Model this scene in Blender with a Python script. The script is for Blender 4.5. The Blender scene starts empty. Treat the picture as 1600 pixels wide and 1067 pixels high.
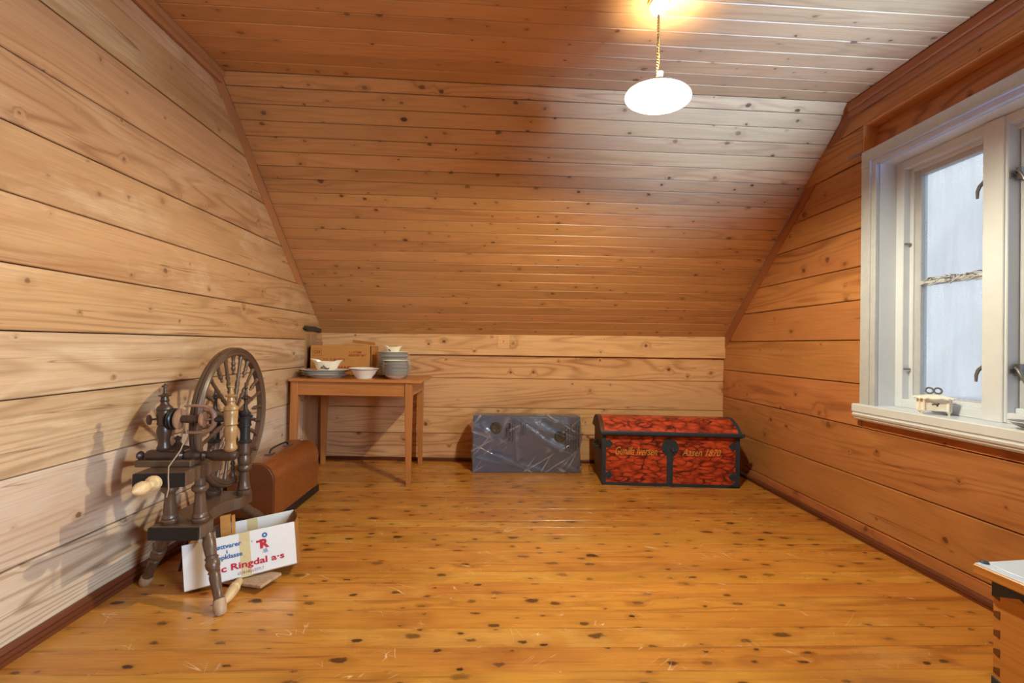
import bpy, bmesh, math, random
from math import sin, cos, pi, radians, sqrt, exp, atan2
from mathutils import Matrix, Vector
random.seed(7)
V = Vector
sc = bpy.context.scene
COL = sc.collection

# ------------------------------------------------------------------ camera
def Rcam(yaw, pitch, roll):
    cy, sy, cp, sp, cr, sr = cos(yaw), sin(yaw), cos(pitch), sin(pitch), cos(roll), sin(roll)
    f = V((sy*cp, cy*cp, sp)); r = V((cy, -sy, 0)); u = r.cross(f)
    return cr*r+sr*u, cr*u-sr*r, f
cam = bpy.data.cameras.new('camera'); camo = bpy.data.objects.new('camera', cam); COL.objects.link(camo)
r_, u_, f_ = Rcam(.0321, .0089, .0165)
camo.matrix_world = Matrix(((r_.x, u_.x, -f_.x, 0), (r_.y, u_.y, -f_.y, 0), (r_.z, u_.z, -f_.z, 1.05), (0, 0, 0, 1)))
cam.sensor_fit = 'HORIZONTAL'; cam.sensor_width = 36.0; cam.lens = 700/1600*36.0; cam.clip_start = .02
sc.camera = camo

# ------------------------------------------------------------------ light and exposure
LAMP_STRENGTH = 4900.0
SKY = 3.6
SIDE_W = 84.0
GLOW_SPOT_W = 1150.0
sc.view_settings.view_transform = 'Standard'; sc.view_settings.look = 'None'
sc.view_settings.gamma = 1; sc.view_settings.use_curve_mapping = False
sc.view_settings.exposure = 0.0
w = bpy.data.worlds.new('overcast_sky'); sc.world = w; w.use_nodes = True
bg = w.node_tree.nodes['Background']; bg.inputs[0].default_value = (.90, .95, 1.0, 1); bg.inputs[1].default_value = SKY
try:
    sc.cycles.max_bounces = 10; sc.cycles.diffuse_bounces = 5; sc.cycles.glossy_bounces = 4
    sc.cycles.transparent_max_bounces = 12; sc.cycles.sample_clamp_indirect = 6.0; sc.cycles.sample_clamp_direct = 0
    sc.cycles.caustics_reflective = False; sc.cycles.caustics_refractive = False; sc.cycles.use_denoising = True
except Exception: pass
def area(name, loc, direction, sx, sy, power, color, portal=False):
    l = bpy.data.lights.new(name, 'AREA'); l.shape = 'RECTANGLE'; l.size = sx; l.size_y = sy; l.energy = power; l.color = color
    o = bpy.data.objects.new(name, l); COL.objects.link(o); o.location = loc
    o.rotation_euler = V(direction).to_track_quat('-Z', 'Z').to_euler()
    if portal: l.cycles.is_portal = True
    return o
area('window_portal', (2.30, 1.87, 1.42), (-1, 0, 0), 1.15, 1.4, 1, (1, 1, 1), True)
# area lamp added behind the camera, cool fill for the left wall
sl_ = area('side_fill', (2.005, -.45, 1.42), (-1, .42, -.24), 1.0, 1.2, SIDE_W, (.70, .88, 1.0)); sl_.data.spread = radians(95)
# spot lamp added for the cool glow on the right of the ceiling
fl_ = bpy.data.lights.new('ceiling_glow_spot', 'SPOT'); fl_.energy = GLOW_SPOT_W; fl_.color = (.22, .48, 1.0); fl_.spot_size = radians(47); fl_.spot_blend = 1.0; fl_.shadow_soft_size = .2
flo = bpy.data.objects.new('ceiling_glow_spot', fl_); COL.objects.link(flo); flo.location = (1.85, .25, 1.6)
flo.rotation_euler = (V((1.36, 2.10, 2.5))-V((1.85, .25, 1.6))).to_track_quat('-Z', 'Y').to_euler()

# ------------------------------------------------------------------ helpers
WM = {}
def S(r, g, b):
    def c(x):
        x /= 255.0
        return x/12.92 if x <= .04045 else ((x+.055)/1.055)**2.4
    return (c(r), c(g), c(b), 1)
def link(o, parent, world):
    COL.objects.link(o)
    if parent is not None:
        o.parent = parent; o.matrix_basis = WM[parent.name].inverted() @ world
    else: o.matrix_basis = world
    WM[o.name] = world.copy()
    return o
def tag(o, label=None, cat=None, group=None, kind=None):
    if label: o['label'] = label
    if cat: o['category'] = cat
    if group: o['group'] = group
    if kind: o['kind'] = kind
    return o
def empty(name, loc, rz=0, label=None, cat=None, group=None, kind=None, parent=None):
    o = bpy.data.objects.new(name, None); o.empty_display_size = .05
    link(o, parent, Matrix.Translation(loc) @ Matrix.Rotation(rz, 4, 'Z'))
    return tag(o, label, cat, group, kind)
def mk(name, vf, mat, parent=None, frame=None, smooth=False, local=False):
    """vf in world coordinates (or in frame coordinates when local): one mesh object"""
    v, f = vf
    if frame is None: frame = WM[parent.name] if parent is not None else Matrix.Identity(4)
    if not local:
        inv = frame.inverted(); v = [inv @ V(p) for p in v]
    me = bpy.data.meshes.new(name); me.from_pydata([tuple(p) for p in v], [], f); me.update()
    if smooth:
        for p in me.polygons: p.use_smooth = True
        try: me.set_sharp_from_angle(angle=radians(38))
        except Exception: pass
    me.materials.append(mat)
    return link(bpy.data.objects.new(name, me), parent, frame)
def frame_of(o, x, y):
    x = V(x).normalized(); y = V(y); z = x.cross(y).normalized(); y = z.cross(x)
    m = Matrix((x, y, z)).transposed().to_4x4(); m.translation = V(o); return m
def join(*parts):
    v = []; f = []
    for a, b in parts:
        n = len(v); v += [V(p) for p in a]; f += [tuple(i+n for i in q) for q in b]
    return v, f
def tf(vf, m): return [m @ V(p) for p in vf[0]], vf[1]
def bmout(bm):
    bm.verts.index_update()
    r = [v.co.copy() for v in bm.verts], [tuple(v.index for v in f.verts) for f in bm.faces]
    bm.free(); return r
def box(x0, x1, y0, y1, z0, z1, bev=0, seg=1):
    bm = bmesh.new(); bmesh.ops.create_cube(bm, size=1)
    for v in bm.verts:
        v.co = V(((x0+x1)/2+v.co.x*(x1-x0), (y0+y1)/2+v.co.y*(y1-y0), (z0+z1)/2+v.co.z*(z1-z0)))
    if bev: bmesh.ops.bevel(bm, geom=list(bm.edges), offset=bev, segments=seg, affect='EDGES', profile=.5)
    return bmout(bm)
def lathe(prof, n=16, a0=0.0):
    v = []; f = []
    for z, r in prof:
        for k in range(n):
            a = a0+2*pi*k/n; v.append(V((r*cos(a), r*sin(a), z)))
    m = len(prof)
    for i in range(m-1):
        for k in range(n):
            k2 = (k+1) % n
            f.append((i*n+k, i*n+k2, (i+1)*n+k2, (i+1)*n+k))
    f.append(tuple(reversed(range(n)))); f.append(tuple((m-1)*n+k for k in range(n)))
    return v, f
def ringlathe(prof, n=48):
    """closed profile (z, r) turned about z"""
    v = []; f = []; m = len(prof)
    for z, r in prof:
        for k in range(n):
            a = 2*pi*k/n; v.append(V((r*cos(a), r*sin(a), z)))
    for i in range(m):
        j = (i+1) % m
        for k in range(n):
            k2 = (k+1) % n; f.append((i*n+k, i*n+k2, j*n+k2, j*n+k))
    return v, f
def align(a, b):
    a = V(a); d = (V(b)-a).normalized(); q = V((0, 0, 1)).rotation_difference(d)
    m = q.to_matrix().to_4x4(); m.translation = a; return m
def turned(a, b, prof, n=14):
    """lathe whose profile z runs 0..1 from a to b"""
    L = (V(b)-V(a)).length
    return tf(lathe([(t*L, r) for t, r in prof], n), align(a, b))
def tube(pts, r, n=8, closed=False):
    pts = [V(p) for p in pts]; v = []; f = []; m = len(pts); up = V((.123, .35, .93))
    rr = r if isinstance(r, (list, tuple)) else [r]*m
    prev = None
    for i, p in enumerate(pts):
        if closed: d = pts[(i+1) % m]-pts[i-1]
        else: d = pts[min(i+1, m-1)]-pts[max(i-1, 0)]
        d.normalize()
        if prev is None:
            s = d.cross(up)
            if s.length < .1: s = d.cross(V((1, 0, 0)))
        else: s = prev-d*prev.dot(d)
        s.normalize(); prev = s.copy(); t = d.cross(s)
        for k in range(n):
            a = 2*pi*k/n; v.append(p+(s*cos(a)+t*sin(a))*rr[i])
    for i in range(m if closed else m-1):
        j = (i+1) % m
        for k in range(n):
            k2 = (k+1) % n; f.append((i*n+k, i*n+k2, j*n+k2, j*n+k))
    if not closed:
        f.append(tuple(reversed(range(n)))); f.append(tuple((m-1)*n+k for k in range(n)))
    return v, f
def prism(poly, z0, z1, bev=0):
    bm = bmesh.new(); vs = [bm.verts.new((x, y, z0)) for x, y in poly]
    fc = bm.faces.new(vs); r = bmesh.ops.extrude_face_region(bm, geom=[fc])
    bmesh.ops.translate(bm, vec=(0, 0, z1-z0), verts=[e for e in r['geom'] if isinstance(e, bmesh.types.BMVert)])
    bmesh.ops.recalc_face_normals(bm, faces=bm.faces)
    if bev: bmesh.ops.bevel(bm, geom=list(bm.edges), offset=bev, segments=1, affect='EDGES')
    return bmout(bm)
def clip(poly, a, b, c):
    """keep a*x+b*y<=c"""
    out = []
    for i in range(len(poly)):
        p, q = poly[i], poly[(i+1) % len(poly)]
        dp = a*p[0]+b*p[1]-c; dq = a*q[0]+b*q[1]-c
        if dp <= 0: out.append(p)
        if dp*dq < 0:
            t = dp/(dp-dq); out.append((p[0]+t*(q[0]-p[0]), p[1]+t*(q[1]-p[1])))
    return out
def inset(poly, d):
    n = len(poly); out = []
    for i in range(n):
        p0, p1, p2 = V(poly[i-1]), V(poly[i]), V(poly[(i+1) % n])
        a = (p1-p0).normalized(); b = (p2-p1).normalized()
        na = V((-a.y, a.x)); nb = V((-b.y, b.x)); k = 1+na.dot(nb)
        out.append(tuple(p1+(na+nb)*(d/max(k, .3))))
    return out
def clean(poly):
    out = []
    for p in poly:
        if not out or (V(p)-V(out[-1])).length > .004: out.append(p)
    if len(out) > 1 and (V(out[0])-V(out[-1])).length < .004: out.pop()
    return out
def board(name, poly, fr, mat, parent, thick=.02, gap=.0015, cham=.003, rise=0.0):
    """convex CCW board in the frame's XY, its face at z=rise, chamfered, its origin on its own centre"""
    poly = clean(poly)
    if len(poly) < 3: return None
    cx = sum(p[0] for p in poly)/len(poly); cy = sum(p[1] for p in poly)/len(poly)
    poly = [(p[0]-cx, p[1]-cy) for p in poly]
    fr = fr @ Matrix.Translation((cx, cy, 0))
    a = inset(poly, gap+cham); b = inset(poly, gap); n = len(poly)
    v = [(x, y, rise) for x, y in a]+[(x, y, rise-cham) for x, y in b]+[(x, y, rise-thick) for x, y in b]
    f = [tuple(range(n))]
    for i in range(n):
        j = (i+1) % n
        f.append((n+i, n+j, j, i)); f.append((2*n+i, 2*n+j, n+j, n+i))
    return mk(name, (v, f), mat, parent, fr, local=True)
FONT_CACHE = {}
def lettering(body, fr, width, height, mat, parent, name='lettering', shear=0, bold=0, depth=.0004):
    """flat print: x along the text, y up, centred on the frame's origin"""
    c = bpy.data.curves.new(name, 'FONT'); c.body = body; c.size = 1; c.shear = shear; c.offset = bold
    c.extrude = 0; c.resolution_u = 2; c.align_x = 'LEFT'
    t = bpy.data.objects.new('tmp', c); COL.objects.link(t)
    dg = bpy.context.evaluated_depsgraph_get(); me = bpy.data.meshes.new_from_object(t.evaluated_get(dg))
    bpy.data.objects.remove(t); bpy.data.curves.remove(c)
    xs = [v.co.x for v in me.vertices]; ys = [v.co.y for v in me.vertices]
    x0, x1, y0, y1 = min(xs), max(xs), min(ys), max(ys)
    for v in me.vertices:
        v.co = ((v.co.x-(x0+x1)/2)*width/(x1-x0), (v.co.y-(y0+y1)/2)*height/(y1-y0), depth)
    me.name = name; me.materials.clear(); me.materials.append(mat)
    return link(bpy.data.objects.new(name, me), parent, fr)

# ------------------------------------------------------------------ materials
class NT:
    def __init__(s, name):
        s.m = bpy.data.materials.new(name); s.m.use_nodes = True; s.t = s.m.node_tree; s.t.nodes.clear()
        s.out = s.t.nodes.new('ShaderNodeOutputMaterial')
    def set(s, sock, val):
        if val is None: return
        if isinstance(val, bpy.types.NodeSocket): s.t.links.new(val, sock)
        else: sock.default_value = val
    def n(s, typ, ins=None, **kw):
        nd = s.t.nodes.new('ShaderNode'+typ)
        for k, val in kw.items(): setattr(nd, k, val)
        for k, val in (ins or {}).items(): s.set(nd.inputs[k], val)
        return nd
    def m_(s, op, a, b=None, c=None, clamp=False):
        nd = s.n('Math', {0: a, 1: b, 2: c}, operation=op, use_clamp=clamp); return nd.outputs[0]
    def vm(s, op, a, b=None):
        nd = s.n('VectorMath', {0: a, 1: b}, operation=op); return nd.outputs[0]
    def noise(s, vec, scale, detail=2.0, rough=.5, dist=0.0):
        return s.n('TexNoise', {'Vector': vec, 'Scale': scale, 'Detail': detail, 'Roughness': rough, 'Distortion': dist}).outputs[0]
    def mix(s, f, a, b, blend='MIX'):
        nd = s.n('Mix', {}, data_type='RGBA', blend_type=blend); s.set(nd.inputs[0], f); s.set(nd.inputs[6], a); s.set(nd.inputs[7], b)
        return nd.outputs[2]
    def mr(s, v, a, b, c=0.0, d=1.0, smooth=False):
        nd = s.n('MapRange', {0: v, 1: a, 2: b, 3: c, 4: d}, clamp=True)
        if smooth: nd.interpolation_type = 'SMOOTHSTEP'
        return nd.outputs[0]
    def p(s, **kw):
        nd = s.n('BsdfPrincipled', {})
        for k, val in kw.items(): s.set(nd.inputs[k.replace('_', ' ')], val)
        return nd
    def done(s, sh):
        s.t.links.new(sh, s.out.inputs[0]); return s.m
def plain(name, col, rough=.5, metal=0.0, spec=.5, coat=0.0, var=.12, scale=30, bump=.05, emit=None):
    t = NT(name); tc = t.n('TexCoord').outputs['Object']
    n1 = t.noise(tc, scale, 4, .6); n2 = t.noise(tc, scale*.22, 3, .6)
    dark = tuple(c*(1-var*2) for c in col[:3])+(1,)
    c = t.mix(t.mr(t.m_('ADD', t.m_('MULTIPLY', n1, .5), t.m_('MULTIPLY', n2, .5)), .35, .65), dark, col)
    bp = t.n('Bump', {'Strength': bump, 'Distance': .003, 'Height': n1}).outputs[0]
    pr = t.p(Base_Color=c, Roughness=t.mr(n2, .3, .7, rough*.85, min(1, rough*1.15)), Metallic=metal, Specular_IOR_Level=spec, Coat_Weight=coat, Coat_Roughness=.15, Normal=bp)
    if emit: t.set(pr.inputs['Emission Color'], emit[0]); t.set(pr.inputs['Emission Strength'], emit[1])
    return t.done(pr.outputs[0])
def wood(name, light, dark, rough=.45, spec=.5, coat=0.0, coat_rough=.2, ring=12, ring_amt=.5, ax=.6, ay=6.5, knot=None,
         knot_col=None, var=.14, fine=.32, mottle=.3, mottle_col=None, bump=.12, axis='x', scratch=0.0, stretch=1.0, hue=0.0, bleach=None, streak=0.0, crack=0.0):
    """solid-wood shader in object space, the grain along the object's x (or z) axis"""
    t = NT(name); tc = t.n('TexCoord').outputs['Object']; rnd = t.n('ObjectInfo').outputs['Random']
    if axis != 'x':
        sx = t.n('SeparateXYZ', {0: tc}).outputs
        order = (2, 0, 1) if axis == 'z' else (1, 0, 2)
        cb = t.n('CombineXYZ', {0: sx[order[0]], 1: sx[order[1]], 2: sx[order[2]]}); tc = cb.outputs[0]
    off = t.n('CombineXYZ', {0: t.m_('MULTIPLY', rnd, 91.7), 1: t.m_('MULTIPLY', rnd, 37.3), 2: t.m_('MULTIPLY', rnd, 53.1)}).outputs[0]
    P = t.vm('ADD', tc, off)
    grain = t.vm('MULTIPLY', P, (ax, ay, ay))
    g = t.noise(grain, 1.0, 1.5, .45)
    kmask = None
    warp = g
    if knot:
        ks, prob, rmax = knot                       # cells per metre, share of cells with a knot, knot radius
        kv = t.vm('MULTIPLY', P, (ks/stretch, ks, 0.0))
        vo = t.n('TexVoronoi', {'Vector': kv, 'Scale': 1.0, 'Randomness': .9}, voronoi_dimensions='2D')
        d = t.m_('DIVIDE', vo.outputs['Distance'], ks)
        d = t.m_('ADD', d, t.m_('MULTIPLY', t.m_('SUBTRACT', t.noise(t.vm('MULTIPLY', P, (.6, 1, 1)), 38, 3, .65), .5), rmax*1.7))
        cc = t.n('SeparateColor', {0: vo.outputs['Color']}).outputs
        on = t.m_('LESS_THAN', cc[0], prob)
        rr = t.mr(t.m_('POWER', cc[1], 1.8), 0, 1, rmax*.28, rmax)
        core = t.m_('SUBTRACT', 1.0, t.mr(t.m_('DIVIDE', d, rr), .55, 1.15, smooth=True))
        kmask = t.m_('MULTIPLY', core, on)
        halo = t.m_('MULTIPLY', t.m_('SUBTRACT', 1.0, t.mr(t.m_('DIVIDE', d, rr), .8, 4.0, smooth=True)), on)
        warp = t.m_('ADD', g, t.m_('MULTIPLY', halo, .05))
    s1 = t.m_('SINE', t.m_('MULTIPLY', warp, ring*6.283))
    rings = t.m_('POWER', t.mr(s1, -1, 1), 3.0)
    wide = t.noise(t.vm('MULTIPLY', P, (.35, 3.0, 3.0)), 1.0, 2, .5)
    rings = t.m_('MULTIPLY', rings, t.mr(wide, .40, .66, .08, 1.0))
    fn = t.noise(t.vm('MULTIPLY', P, (4.0, 190.0, 190.0)), 1.0, 2, .6)
    c = t.mix(t.m_('MULTIPLY', rings, ring_amt), light, dark)
    mo = t.noise(t.vm('MULTIPLY', P, (1.3, 3.2, 3.2)), 1.0, 4, .6)
    mc = mottle_col or tuple(x*.62 for x in light[:3])+(1,)
    c = t.mix(t.m_('MULTIPLY', t.mr(mo, .42, .75, smooth=True), mottle), c, mc)
    if bleach:
        bl_ = t.noise(t.vm('MULTIPLY', P, (1.7, 5.0, 5.0)), 1.0, 5, .65, .6)
        c = t.mix(t.m_('MULTIPLY', t.mr(bl_, .48, .72, smooth=True), bleach[0]), c, bleach[1])
    c = t.mix(t.m_('MULTIPLY', t.mr(fn, .35, .8), fine), c, dark)
    if knot:
        c = t.mix(t.m_('MULTIPLY', halo, .22), c, dark)
        kc = knot_col or tuple(x*.35 for x in dark[:3])+(1,)
        c = t.mix(t.m_('MULTIPLY', kmask, t.mr(cc[2], 0, 1, .5, .95)), c, kc)
    if streak:
        st = t.noise(t.vm('MULTIPLY', P, (1.6, 34.0, 1.0)), 1.0, 3, .6, .3)
        c = t.mix(t.m_('MULTIPLY', t.mr(st, .56, .74, smooth=True), streak), c, dark)
    if crack:
        ck = t.noise(t.vm('MULTIPLY', P, (.9, 22.0, 5.0)), 1.0, 2, .5, .25)
        c = t.mix(t.m_('MULTIPLY', t.m_('SUBTRACT', 1.0, t.mr(t.m_('ABSOLUTE', t.m_('SUBTRACT', ck, .69)), .0, .016)), crack), c, tuple(x*.45 for x in dark[:3])+(1,))
    if scratch:
        for ang_ in (.45, -.7, 1.2):
            mv = t.n('Mapping', {'Vector': P, 'Rotation': (0, 0, ang_)}).outputs[0]
            ln = t.m_('ABSOLUTE', t.m_('SUBTRACT', t.noise(t.vm('MULTIPLY', mv, (1.5, 16.0, 1.0)), 1.0, 1, .5), .5))
            gate = t.mr(t.noise(P, 6.0 if ang_ > 0 else 7.5, 2, .6), .60, .68)
            c = t.mix(t.m_('MULTIPLY', t.m_('MULTIPLY', t.m_('SUBTRACT', 1.0, t.mr(ln, .001, .006)), gate), scratch*1.6), c, (.85, .62, .40, 1))
        sn = t.noise(t.vm('MULTIPLY', P, (7.0, 60.0, 1.0)), 1.0, 3, .7, 1.2)
        c = t.mix(t.m_('MULTIPLY', t.mr(sn, .66, .8), scratch), c, tuple(min(1, x*1.7+.03) for x in light[:3])+(1,))
    br = t.mr(rnd, 0, 1, 1-var, 1+var)
    hsv = t.n('HueSaturation', {'Hue': t.mr(t.m_('FRACT', t.m_('MULTIPLY', rnd, 7.31)), 0, 1, .5-hue, .5+hue), 'Saturation': 1.0, 'Value': br, 'Fac': 1.0, 'Color': c})
    rg = t.mr(mo, .3, .75, rough*.82, min(1, rough*1.25))
    h = t.m_('ADD', t.m_('MULTIPLY', fn, .5), t.m_('MULTIPLY', mo, 1.2))
    bp = t.n('Bump', {'Strength': bump, 'Distance': .004, 'Height': h}).outputs[0]
    pr = t.p(Base_Color=hsv.outputs[0], Roughness=rg, Specular_IOR_Level=spec, Coat_Weight=coat, Coat_Roughness=coat_rough, Normal=bp)
    return t.done(pr.outputs[0])

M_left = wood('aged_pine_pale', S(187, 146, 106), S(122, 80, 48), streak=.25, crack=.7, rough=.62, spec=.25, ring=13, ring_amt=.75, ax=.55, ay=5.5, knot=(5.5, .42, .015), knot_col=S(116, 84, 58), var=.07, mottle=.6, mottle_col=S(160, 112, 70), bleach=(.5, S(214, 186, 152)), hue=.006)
M_left_pale = wood('daylit_pine_timber', S(204, 180, 158), S(146, 114, 88), crack=.6, rough=.65, spec=.25, ring=13, ring_amt=.75, ax=.55, ay=5.5, knot=(5.5, .42, .015), knot_col=S(110, 84, 62), var=.04, mottle=.6, mottle_col=S(178, 140, 102), bleach=(.6, S(218, 206, 190)), hue=.006)  # cool daylight on the lowest timbers, put into their colour
M_left_mid = wood('half_daylit_pine_timber', S(198, 163, 132), S(134, 98, 68), streak=.15, crack=.6, rough=.64, spec=.25, ring=13, ring_amt=.75, ax=.55, ay=5.5, knot=(5.5, .42, .015), knot_col=S(110, 82, 60), var=.04, mottle=.6, mottle_col=S(170, 128, 88), bleach=(.6, S(216, 196, 170)), hue=.006)  # weaker daylight tint, grades the painted light upwards
M_right = wood('varnished_pine_orange', S(184, 124, 74), S(120, 66, 34), streak=.2, crack=.5, bleach=(.35, S(206, 150, 98)), rough=.48, spec=.3, ring=12, ring_amt=.75, ax=.55, ay=5.5, knot=(5.0, .45, .021), knot_col=S(84, 42, 20), var=.08, mottle=.4, mottle_col=S(164, 100, 56), hue=.006)
M_back = wood('varnished_pine_honey', S(230, 184, 140), S(150, 100, 60), streak=.25, crack=.7, rough=.5, spec=.3, bleach=(.4, S(226, 190, 142)), ring=12, ring_amt=.75, ax=.6, ay=5.5, knot=(5.0, .42, .021), knot_col=S(98, 58, 30), var=.06, mottle=.35, mottle_col=S(172, 108, 58), hue=.004)
M_ceil = wood('lacquered_panel_boards', S(200, 148, 98), S(144, 92, 55), rough=.40, spec=.45, coat=.35, coat_rough=.33, bleach=(.4, S(206, 156, 110)), ring=9, ring_amt=.5, ax=.7, ay=9, knot=(9.5, .46, .014), knot_col=S(70, 36, 22), var=.10, mottle=.4, bump=.10, stretch=1.5, hue=.004)
M_floor = wood('lacquered_floor_boards', S(200, 138, 58), S(118, 62, 24), streak=.65, rough=.30, spec=.45, coat=.25, coat_rough=.22, bleach=(.45, S(224, 176, 96)), ring=8, ring_amt=.5, ax=.6, ay=8, knot=(11.5, .85, .018), knot_col=S(46, 22, 16), var=.09, mottle=.65, mottle_col=S(150, 84, 34), bump=.08, stretch=2.0, scratch=.42, hue=.005)
M_trim = wood('trim_pine', S(172, 118, 76), S(122, 76, 44), rough=.5, spec=.3, ring=8, ring_amt=.4, ay=20, var=.05)
M_rtrim = wood('trim_pine_red', S(162, 100, 62), S(112, 62, 34), rough=.5, spec=.3, ring=8, ring_amt=.4, ay=20, var=.05)
M_base = wood('baseboard_redbrown', S(110, 56, 32), S(62, 30, 18), rough=.4, ring=6, ay=25, var=.05, mottle=.5)
M_table = wood('table_pine', S(188, 124, 70), S(136, 80, 42), rough=.38, coat=.15, ring=9, ring_amt=.4, ay=9, var=.04)
M_tableleg = wood('table_pine_upright', S(186, 122, 70), S(136, 80, 42), rough=.4, coat=.1, ring=8, ring_amt=.4, ay=14, var=.05, axis='z')
M_case = wood('bentwood_veneer', S(134, 74, 36), S(92, 46, 20), rough=.28, coat=.3, ring=14, ring_amt=.35, ax=1.2, ay=10, var=.02, axis='y', mottle=.4)
M_shell = plain('rough_backing_boards', S(120, 72, 40), .8)
M_joint = plain('dark_joint', S(52, 30, 18), .9)
M_grey_post = wood('weathered_grey_post', S(178, 136, 100), S(112, 82, 60), rough=.7, spec=.2, ring=9, ay=16, var=.05, axis='x')
M_hewn = plain('hewn_dark_wood', S(72, 58, 48), .85, var=.3, scale=60, bump=.4)
M_cut = wood('fresh_cut_timber', S(214, 146, 84), S(176, 108, 56), rough=.6, spec=.2, ring=6, ay=14, var=.02)
M_spin = wood('spinning_wheel_wood', S(92, 69, 54), S(46, 32, 26), rough=.36, coat=.1, ring=6, ring_amt=.5, ay=18, var=.12, mottle=.5, axis='z', fine=.3)
M_spin2 = wood('spinning_wheel_dark', S(66, 46, 37), S(34, 24, 20), rough=.4, coat=.1, ring=6, ay=18, var=.1, axis='z')
M_spinend = plain('black_painted_end_grain', S(27, 23, 22), .55, var=.2, scale=80)
M_black = plain('black_paint_worn', S(40, 38, 40), .38, var=.15)
M_brassy = wood('worn_gilded_maiden', S(160, 124, 82), S(84, 60, 42), rough=.35, coat=.2, ring=5, ay=30, var=.02, axis='z')
M_pale = wood('pale_turned_wood', S(216, 186, 142), S(172, 136, 92), rough=.5, ring=6, ay=30, var=.03, axis='y')
M_worn = wood('worn_foot_wood', S(176, 146, 116), S(116, 90, 70), rough=.5, ring=5, ay=30, var=.03, axis='z')
M_leather = plain('whorl_wood', S(150, 112, 90), .55)
M_yarn = plain('yarn', S(170, 150, 128), .9, bump=.3)
M_iron = plain('black_iron', S(56, 70, 90), .45, metal=.3, var=.15, scale=60, bump=.2)
M_steel = plain('grey_metal', S(150, 150, 155), .3, metal=.9)
M_dark_steel = plain('dark_window_hook', S(128, 128, 134), .4, metal=.3)
M_white = plain('white_paint', S(214, 221, 234), .32, spec=.5, var=.03, scale=20, bump=.03)
M_white_worn = plain('white_paint_worn', S(190, 195, 205), .45, var=.07, scale=70, bump=.1)
M_china = plain('white_china', S(238, 236, 230), .14, spec=.6, var=.01)
M_printed = plain('china_grey_pattern', S(138, 140, 150), .2)
M_ivory = plain('cream_china', S(240, 234, 216), .16, spec=.6, var=.01)
M_carton = plain('brown_cardboard', S(196, 138, 78), .75, spec=.2, var=.05, scale=14)
M_carton_in = plain('cardboard_inside', S(168, 116, 66), .8, spec=.2, var=.06)
M_wcard = plain('white_cardboard', S(226, 224, 226), .6, spec=.3, var=.02, scale=12)
M_tape = plain('yellowed_tape', S(214, 196, 152), .3, spec=.5, var=.04)
M_redink = plain('red_ink', S(186, 34, 52), .6, var=.06)
M_blueink = plain('blue_ink', S(50, 98, 158), .6, var=.06)
M_purpleink = plain('purple_ink', S(150, 70, 110), .6, var=.1)
M_brownink = plain('red_brown_ink', S(168, 70, 28), .7, var=.1)
M_brownink2 = plain('faded_brown_ink', S(140, 88, 40), .7, var=.1)
M_blackink = plain('black_print', S(34, 34, 40), .5)
M_pattern = plain('grey_flower_print', S(76, 72, 74), .3)
M_slab = plain('grey_lacquered_cabinet', S(104, 124, 166), .42, var=.03, scale=8)
M_cap = plain('black_plastic_cap', S(20, 20, 24), .35)
M_goldpaint = plain('ochre_paint', S(218, 166, 84), .5, var=.12, scale=120)
M_kist = wood('pine_chest_boards', S(200, 138, 70), S(150, 90, 38), rough=.4, coat=.15, ring=14, ring_amt=.45, ay=9, var=.02)
M_dove = plain('dovetail_end_grain', S(120, 72, 36), .6)
M_kisttop = plain('window_sheen_lid', S(200, 218, 252), .3, coat=.2, var=.03, scale=25)  # blue-white base colour carries the window's reflection
M_cord = plain('brass_twisted_cord', S(196, 160, 92), .5)
M_cera = plain('white_ceramic', S(240, 236, 226), .2)
M_gold = plain('turned_wood_ring', S(180, 130, 70), .4)
M_ground = plain('snowy_ground', S(205, 208, 212), .9, var=.1, scale=.6)

def mat_redpaint():
    t = NT('red_feather_painting'); tc = t.n('TexCoord').outputs['Object']
    nz = t.n('TexNoise', {'Vector': tc, 'Scale': 9.0, 'Detail': 2.0}).outputs[1]
    p = t.vm('ADD', tc, t.vm('MULTIPLY', t.vm('SUBTRACT', nz, (.5, .5, .5)), (.10, .06, .06)))
    p = t.vm('MULTIPLY', p, (12.0, 18.0, 34.0))
    vo = t.n('TexVoronoi', {'Vector': p, 'Scale': 1.0}, feature='F1')
    d = vo.outputs['Distance']
    ed = t.n('TexVoronoi', {'Vector': p, 'Scale': 1.0}, feature='DISTANCE_TO_EDGE').outputs['Distance']
    strokes = t.noise(t.vm('MULTIPLY', t.vm('ADD', tc, t.vm('MULTIPLY', nz, (.05, .05, .05))), (14, 60, 130)), 1.0, 3, .6)
    shade = t.m_('ADD', t.m_('MULTIPLY', d, .6), t.m_('MULTIPLY', strokes, .75))
    c = t.mix(t.mr(shade, .45, .95), S(204, 82, 50), S(128, 38, 28))
    crease = t.m_('MULTIPLY', t.m_('SUBTRACT', 1.0, t.mr(ed, .01, .17, smooth=True)), t.mr(t.noise(tc, 11.0, 3, .6), .36, .60))
    c = t.mix(t.m_('MULTIPLY', crease, .9), c, S(38, 14, 14))
    pr = t.p(Base_Color=c, Roughness=.42, Specular_IOR_Level=.4, Coat_Weight=.15, Coat_Roughness=.3)
    return t.done(pr.outputs[0])
M_red = mat_redpaint()
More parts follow.
